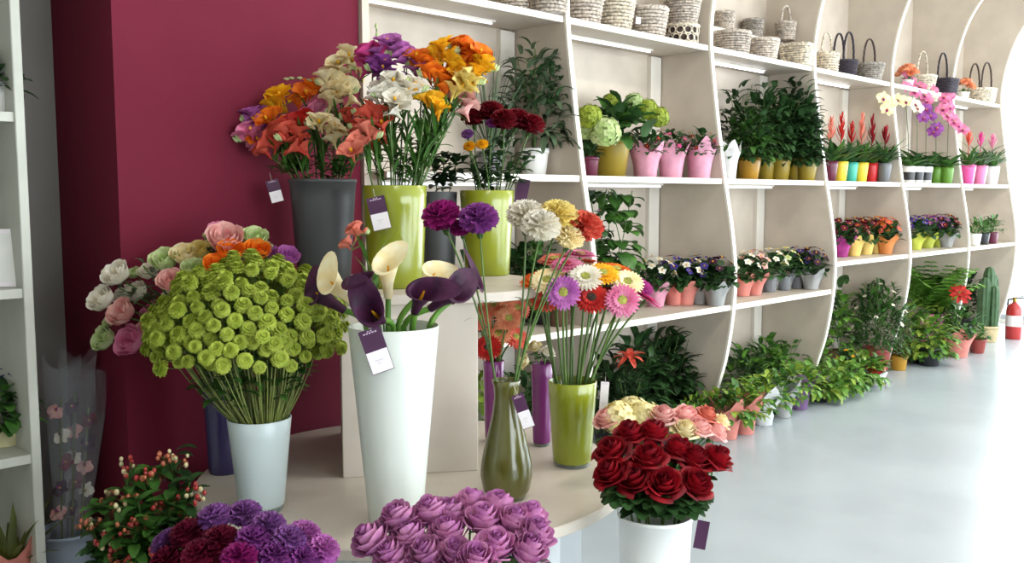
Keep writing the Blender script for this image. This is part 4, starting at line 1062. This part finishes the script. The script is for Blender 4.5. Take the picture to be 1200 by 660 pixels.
orchid(1074, 3.28, MATS['pot_white'], 'pink', [(1078, 102, -.03), (1092, 106, -.05), (1086, 118, -.06), (1100, 112, -.04), (1066, 95, 0), (1062, 102, -.03), (1072, 108, -.05), (1084, 112, -.06), (1064, 86, 0)], 'orchid with pink blooms, tallest in the fifth bay', True)
orchid(1084, 3.27, MATS['pot_white'], 'purple', [(1085, 128, -.08), (1090, 136, -.1), (1082, 138, -.08), (1098, 150, -.12), (1094, 155, -.1)], 'orchid with purple blooms in the fifth bay', True)
orchid(1096, 3.27, MATS['pot_green'], 'white', [(1075, 127, -.06), (1072, 122, -.04), (1092, 115, -.05)], 'orchid with white blooms in a green pot')
orchid(1106, 3.24, MATS['pot_green'], 'pink', [(1112, 112, -.02), (1104, 128, -.05), (1110, 136, -.07), (1106, 114, 0), (1112, 126, -.04), (1115, 138, -.08), (1122, 147, -.12), (1109, 120, 0), (1118, 143, -.1), (1128, 152, -.14)], 'orchid with a cascade of rosy pink blooms')
for px, Y, w, c, lb in ((1072, 3.22, 'lime', 'blue_violet', 'blue violet primrose in lime paper, left of the fifth bay'), (1086, 3.24, 'lime', 'purple', 'purple primrose in lime paper, middle of the fifth bay'), (1100, 3.25, 'lime', 'violet', 'violet primrose in lime paper, right of the fifth bay'), (1109, 3.36, 'grey', 'maroon', 'dark primrose in grey paper, far right of the fifth bay')):
    cyclamen(px, Y, .971, PAP[w], c, lb, 'primroses in lime papers', tall=.15, n=12)
plant('potted_palm', 'arching fern palm at the back of the fifth bay floor', (onshelf(1096, 3.3, .5).x, 3.28, 0), pot_mesh(.1, .12, .36, MATS['pot_pink']), fronds(48, .52, grn('bright'), .34, sd(), .13, .026, 1.5, .35))
for px, Y, rx, rz, lm, lb in ((1072, 3.15, .22, .42, 'leaf', 'bushy green floor plant left under the fern palm'), (1090, 3.0, .22, .32, 'bright', 'bright green floor plant before the fern palm'), (1108, 3.18, .17, .42, 'leaf', 'green floor plant between palm and poinsettia')):
    plant('floor_plant', lb, (onshelf(px, Y, .2).x, Y, 0), pot_mesh(.08, .1, .16, MATS['pot_dark']), bush(210, rx, rz, .09, .045, grn(lm), .14, .8, sd(), .7, grn('yellowgreen')))
o = plant('potted_poinsettia', 'poinsettia with red bracts in salmon paper near the fifth upright', (onshelf(1124, 2.98, .3).x, 2.98, 0), pot_mesh(.07, .09, .16, MATS['pot_terracotta']), bush(75, .18, .36, .11, .05, grn('leaf'), .16, .6, sd(), .1), wrap_mesh(.08, .12, .19, PAP['salmon'], 4, sd(), .5))
bb = MB()
for k in range(13): bb.petal(.10, .04, pet('scarlet'), frame((0, 0, .57), Matrix.Rotation(-o.rotation_euler.z, 3, 'Z') @ Vector((-.6, -.6, .6))) @ RZ(k*2.4), .5-.04*k, -.3, .2, None, 4, 2, .004)
O('bracts', bb, o, label='red bracts')
plant('small_brick_pot_plant', 'small plant in a brick red pot right of the poinsettia', (onshelf(1136, 3.0, .1).x, 2.93, 0), pot_mesh(.06, .08, .13, MATS['pot_brick']), bush(40, .1, .14, .07, .035, grn('leaf'), .12, .6, sd()))
# --- bay F
for px, Y, pt, c, lb in ((1133, 3.17, 'hot_pink', 'coral', 'bromeliad in a hot pink pot with a coral head, last bay left'), (1147, 3.17, 'pink', 'hot_pink', 'bromeliad in a pink pot, middle of the last bay'), (1161, 3.17, 'white', 'pink', 'bromeliad in a white pot, right of the last bay')):
    o = plant('potted_bromeliad', lb, onshelf(px, Y, MID), pot_mesh(.055, .075, .18, MATS['pot_'+pt], False), straps(30, .34, .03, grn('leaf'), .16, 1.4, -.5, sd(), lm2=grn('dark')), group='bromeliads in pink and white pots')
    plume(o, .36, .10, c, 16, .04)
for px, c, lb in ((1142, 'white', 'left small plant in a white pot on the last low shelf'), (1152, 'dark', 'middle small plant in a dark pot on the last low shelf'), (1162, 'maroon', 'right small plant in a maroon pot on the last low shelf')):
    plant('small_potted_plant', lb, onshelf(px, 3.1, .971), pot_mesh(.045, .058, .11, MATS['pot_'+c], False), bush(50, .11, .17, .07, .03, grn('leaf'), .11, .5, sd(), .1, grn('dark')), group='small plants on the last low shelf')
CACT = mat('cactus_skin', '#3d5c38', .6, .15, 20, rand=.05)
o = E('columnar_cactus', 'cluster of tall ribbed cactus columns in a beige pot at the far end', 'plant', (onshelf(1157, 3.1, .2).x, 3.1, 0))
O('pot', pot_mesh(.09, .11, .16, mat('pot_beige', '#c9b58a', .5)), o)
for dx, dy, h, r in ((0, 0, .62, .055), (.08, -.02, .55, .05), (-.08, .02, .52, .05), (.02, .08, .5, .045), (-.03, -.08, .44, .045)):
    O('cactus_column', MB().lathe([(r*.8, 0), (r, .1), (r*1.02, h*.6), (r*.95, h*.88), (r*.6, h*.98), (.002, h)], CACT, TR(dx*.75, dy*.75, .12), 32, lambda a, z: 1+.13*cos(8*a)), o)
plant('dark_floor_plant', 'dark leafy plant against the back of the last bay', (onshelf(1137, 3.4, .4).x, 3.4, 0), pot_mesh(.08, .1, .18, MATS['pot_dark']), bush(110, .16, .5, .1, .05, grn('deep'), .17, .6, sd()))
# fire extinguisher
RED = mat('extinguisher_red', '#b02a2a', .3, .03, 6, rand=0, coat=.3)
BLK = mat('black_plastic', '#1c1c1e', .5, .03, 6, rand=0)
p = P(1187, 397, Z=0.0)
o = E('fire_extinguisher', 'red fire extinguisher standing on the floor at the far right', 'fire extinguisher', p)
O('cylinder', MB().lathe([(.001, 0), (.07, 0), (.075, .008), (.075, .29), (.068, .325), (.045, .352), (.025, .362), (.022, .375), (.001, .376)], RED, seg=28), o)
O('paper_label', MB().lathe([(.0757, .13), (.0757, .24)], T_WHITE, seg=28), o, label='pale instruction band')
O('valve', MB().lathe([(.018, .37), (.02, .385), (.02, .41), (.010, .42), (.001, .421)], mat('brass', '#b0904a', .35, .05, metal=.8), seg=14), o)
O('handle', MB().box(-.015, -.09, .41, .015, .02, .422, BLK, bev=.003).box(-.013, -.085, .435, .013, .015, .443, BLK, Matrix.Rotation(.12, 4, 'X'), bev=.003), o, smooth=False)
O('hose', MB().tube([(.0, .02, .40), (.03, .07, .39), (.07, .085, .33), (.085, .05, .2), (.088, .03, .1)], .010, BLK, 8), o)

# ------------------------------------------------------------------ baskets on the top shelf
WK = {k: mat('wicker_'+k, c, .75, .34, 55, rand=.10, bump=.5) for k, c in (('white', '#c6b9ac'), ('brown', '#4a3a34'), ('grey', '#a39a90'), ('dark', '#38303a'), ('cream', '#dacdb8'))}
def wicker(rb, rt, h, m, sx=1., sy=1., rings=9, seg=54, sq=0.):
    b = MB()
    def R(a):
        if not sq: return 1
        return (abs(cos(a))**6+abs(sin(a))**6)**(-1/6)*(1-.0)
    b.lathe([(.001, .003), (rb*.97, .003), (rb*.97, .006)]+[(rb*.97+(rt-rb)*t-.003, h*t) for t in (.3, .6, 1.)], m, seg=32, fn=lambda a, z: R(a))
    for i in range(rings):
        z = h*(i+.5)/rings; r = rb+(rt-rb)*(i+.5)/rings; pts = []
        for j in range(seg+1):
            a = 2*PI*j/seg; w = .0045*(1 if (j//1+i) % 2 else -1)
            pts.append(((r*R(a)+w)*cos(a)*sx, (r*R(a)+w)*sin(a)*sy, z))
        b.tube(pts, h/rings*.52, m, 5)
    return b
def rim_mesh(rt, h, m, sx=1., sy=1., sq=0.):
    def R(a): return (abs(cos(a))**6+abs(sin(a))**6)**(-1/6) if sq else 1
    b = MB()
    for ph in (0, PI):
        pts = []
        for j in range(73):
            a = 2*PI*j/72; r = rt*R(a)+.005*cos(18*a+ph)
            pts.append((r*cos(a)*sx, r*sin(a)*sy, h+.006*sin(18*a+ph)))
        b.tube(pts, .007, m, 6)
    return b
def basket(label, p, rb, rt, h, c, handle=0., sx=1., sy=1., sq=0., rz=0., hoops=1, z=None, group='wicker baskets on the top shelf', hc=None):
    o = E('wicker_basket', label, 'basket', p, rz, group)
    b = wicker(rb, rt, h, WK[c], sx, sy, sq=sq)
    if sx != 1 or sy != 1:
        pass
    O('woven_body', b, o); O('rim', rim_mesh(rt, h, WK[c], sx, sy, sq), o)
    for k in range(hoops if handle else 0):
        yo = (k-(hoops-1)/2)*rt*.8; hb = MB()
        for ph in (0, 2.1, 4.2):
            pts = []
            for j in range(33):
                t = PI*j/32; q = math.sqrt(max(.05, 1-(yo/rt)**2))
                pts.append((rt*.96*sx*q*cos(t)+.004*cos(ph+j*.9), yo*sy+.004*sin(ph+j*.9), h-.02+(handle+.02)*sin(t)**.75))
            hb.tube(pts, .0055, WK[hc or c], 5)
        O('handle', hb, o)
    return o
TOPZ = 2.351
for px, lb, c in ((606, 'whitewashed basket at the top of the bay nearest the pillar, left of two', 'white'), (643, 'whitewashed basket at the top of the bay nearest the pillar, right of two', 'white')):
    basket(lb, onshelf(px, 3.38, TOPZ), .085, .105, .16, c)
for px, Y, lb, c in ((682, 3.36, 'whitewashed basket at the left end of the second bay top', 'white'), (719, 3.34, 'bulging whitewashed basket, second on the second bay top', 'cream'), (759, 3.34, 'whitewashed basket with a little tag on the second bay top', 'white')):
    b = basket(lb, onshelf(px, Y, TOPZ), .085, .112, .17, c)
p = onshelf(799, 3.32, TOPZ)
# open lattice basket and the one standing on it
o = E('lattice_basket', 'white openwork basket at the bottom of the stack by the second upright', 'basket', p, 0, 'wicker baskets on the top shelf')
lt = MB().lathe([(.001, .004), (.085, .004), (.09, .10)], WK['brown'], seg=28)
for rr in range(2):
    for k in range(13):
        a = 2*PI*(k+.5*rr)/13; z = .035+rr*.045; r = .094+.004*rr
        q = [Vector((r*cos(a), r*sin(a), z))+Vector((-sin(a), cos(a), 0))*.022*cos(t)+Vector((0, 0, .022*sin(t))) for t in [2*PI*j/14 for j in range(15)]]
        lt.tube(q, .0045, WK['cream'], 5)
O('woven_body', lt, o); O('rim', rim_mesh(.098, .11, WK['cream']), o); O('foot_ring', rim_mesh(.088, .008, WK['cream']), o)
basket('whitewashed basket stacked on the openwork basket by the second upright', p+Vector((0, 0, .122)), .08, .105, .14, 'white')
price_tag('tiny white tag tied to the third basket of the second bay', onshelf(748, 3.215, TOPZ+.06), .03, .04, .1, yaw=-2.2, split=.02)
for px, Y, lb, c, kw in ((857, 3.33, 'round whitewashed basket at the front left of the third bay top', 'white', {}), (893, 3.33, 'smaller round whitewashed basket at the front of the third bay top', 'white', {}), (929, 3.33, 'square cream basket at the front right of the third bay top', 'cream', dict(sq=1, rz=.1))):
    b = basket(lb, onshelf(px, Y, TOPZ), .085 if px != 857 else .1, .105 if px != 857 else .118, .14, c, **kw)
bx = O('stacked_crate', MB().box(-.62, -.07, 0, .62, .07, .19, LAMW, bev=.004), None, (5.56, 3.49, TOPZ), smooth=False)
tag(bx, 'low white ledge behind the front baskets of the third bay top', 'ledge'); bx.name = 'display_ledge'
for px, lb, h in ((848, 'whitewashed basket at the back left of the third bay top, above the round one', 0), (882, 'grey whitewashed basket at the back middle of the third bay top', 0), (914, 'tall handled basket at the back right of the third bay top', .12)):
    basket(lb, onshelf(px, 3.49, TOPZ+.19)+Vector((0, 0, .0)), .055, .066, .12, 'grey' if px == 882 else 'white', handle=h)
basket('light tall handled basket behind the third upright on the fourth bay top', onshelf(968, 3.40, TOPZ), .075, .085, .17, 'cream', handle=.16)
basket('dark brown basket with tall hoop handle on the fourth bay top', onshelf(988, 3.34, TOPZ), .085, .10, .12, 'dark', handle=.22, hoops=2)
basket('grey wicker basket with a round hoop handle on the fourth bay top', onshelf(1018, 3.30, TOPZ), .085, .11, .13, 'grey', handle=.2, hc='brown')
basket('pale round basket with thin hoop handle on the fifth bay top', onshelf(1080, 3.33, TOPZ), .09, .115, .14, 'cream', handle=.22)
basket('dark square basket with hoop handle on the fifth bay top', onshelf(1103, 3.30, TOPZ, .13), .10, .115, .12, 'dark', handle=.24, sq=1)
basket('white oblong basket with two dark hoop handles on the last bay top', onshelf(1148, 3.30, TOPZ, .17), .12, .14, .13, 'cream', handle=.26, sx=1.15, hoops=2, hc='brown')
for px, lb, c in ((1063, 'peach silk bloom pot at the left of the fifth bay top', 'peach'), (1129, 'peach silk bloom pot at the left of the last bay top', 'peach')):
    o = plant('potted_bloom', lb, onshelf(px, 3.28, TOPZ), pot_mesh(.04, .05, .07, MATS['pot_white']), bush(14, .05, .05, .05, .025, grn('leaf'), .06, .4, sd()))
    blooms(o, dome_pts(6, .06, .07, .09, sd(), .2), lisi_head(c, 1), sc=.9)

# ------------------------------------------------------------------ cellophane wrapped stems in the corner gap
for k, (px, py, lx, lb) in enumerate(((72, 425, -.05, 'wrapped orchid stems in the corner, leftmost clear sleeve'), (90, 418, 0, 'wrapped orchid stems in the corner, middle clear sleeve'), (107, 440, .04, 'wrapped orchid stems in the corner, rightmost clear sleeve'))):
    V = VASES['cello']; top = P(px, py, Y=V['loc'].y+.03+.0*k); base = V['loc']+Vector((lx*.6, 0, .02))
    o = E('wrapped_orchid_bunch', lb, 'flower bunch', base, 0, 'clear sleeves in the corner gap')
    ax = (top-base); L = ax.length; F = frame(Vector((0, 0, 0)), ax)
    sl = MB(); rows = []
    for i in range(9):
        t = i/8; rows.append([((.012+.05*t)*(1+.13*sin(5*a+k))*cos(a), (.012+.05*t)*(1+.13*sin(5*a+k))*sin(a), .12+(L-.12)*t*(1+.04*sin(a*2+k))) for a in [2*PI*j/20 for j in range(20)]])
    O('clear_sleeve', sl.grid(rows, CELLO, F, True), o)
    O('stem', MB().tube([F @ Vector((0, 0, 0)), F @ Vector((.004, 0, L*.5)), F @ Vector((0, .004, L*.85))], .004, grn('olive'), 6), o)
    for q in range(5):
        t = .35+.11*q
        O('bloom', orchid_bloom(('pale_pink', 'plum', 'maroon', 'white')[(k+q) % 4], 1), o, T=frame(F @ Vector((rnd.uniform(-.015, .015), rnd.uniform(-.015, .015), L*t)), Vector((-.6, -.6, .4)), rnd.uniform(0, 6), .85))

# ------------------------------------------------------------------ things on the left shelves
o = plant('trailing_plant', 'dark green plant on the upper left shelf at the picture edge', onshelf(-8, 3.36, 1.711), pot_mesh(.06, .07, .1, MATS['pot_white']), bush(70, .10, .12, .07, .04, grn('dark'), .08, .6, sd(), .2))
o = E('picture_card', 'white upright card leaning on the middle left shelf', 'card', onshelf(0, 3.32, 1.148), -.7)
O('card_frame', MB().box(-.07, -.006, 0, .07, .006, .19, T_WHITE, Matrix.Rotation(-.12, 4, 'X'), bev=.002), o, smooth=False)
O('card_face', MB().box(-.055, -.0075, .015, .055, -.0055, .175, mat('card_face', '#dfe0dc', .6, .04), Matrix.Rotation(-.12, 4, 'X')), o, smooth=False)
o = plant('potted_pansy', 'pansy with pale violet blooms and a cream wrapper on the lower left shelf', onshelf(8, 3.42, .601), pot_mesh(.045, .055, .08, MATS['pot_white']), bush(90, .10, .15, .07, .045, grn('dark'), .08, .6, sd(), .25, grn('leaf')), wrap_mesh(.055, .07, .09, mat('paper_cream', '#ddd6a8', .6, .08, trans=.2), 4, sd(), .6))
blooms(o, dome_pts(5, .07, .16, .1, sd(), .5), disc_flower('blue_violet', 7), sc=1.2)
o = plant('small_bromeliad', 'spiky plant in coral paper on the bottom left shelf', onshelf(15, 3.34, .081), pot_mesh(.06, .07, .11, MATS['pot_brown']), straps(18, .26, .03, grn('olive'), .1, 1.4, .2, sd()), wrap_mesh(.065, .09, .2, PAP['salmon'], 4, sd(), .5))

# ------------------------------------------------------------------ light
w = bpy.data.worlds.new('world'); SC.world = w; w.use_nodes = True
bg = w.node_tree.nodes['Background']; bg.inputs['Color'].default_value = (.80, .93, 1., 1); bg.inputs['Strength'].default_value = 4.0
def area(name, loc, rot, sx, sy, power, col):
    l = bpy.data.lights.new(name, 'AREA'); l.shape = 'RECTANGLE'; l.size = sx; l.size_y = sy; l.energy = power; l.color = col
    o = bpy.data.objects.new(name, l); COL.objects.link(o); o.location = loc; o.rotation_euler = rot
    return o
area('daylight_front', (5.6, Y0-.5, 1.8), (PI/2, 0, 0), 11., 3.2, 545, (.93, .97, 1))
area('daylight_end', (X1+.6, .5, 1.7), (PI/2, 0, PI/2), 6.6, 3.4, 330, (.88, .96, 1))
for x, y, e in ((.8, .4, 16), (3.4, .9, 34), (6.2, .9, 40), (9., .9, 34)):
    area('ceiling_fill', (x, y, ZC-.03), (0, 0, 0), 1.2, .3, e, (1, .93, .84))  # unseen warm fill light added under the ceiling
SC.view_settings.view_transform = 'Standard'; SC.view_settings.look = 'None'
SC.view_settings.exposure = .02; SC.view_settings.gamma = 1
SC.view_settings.use_curve_mapping = False
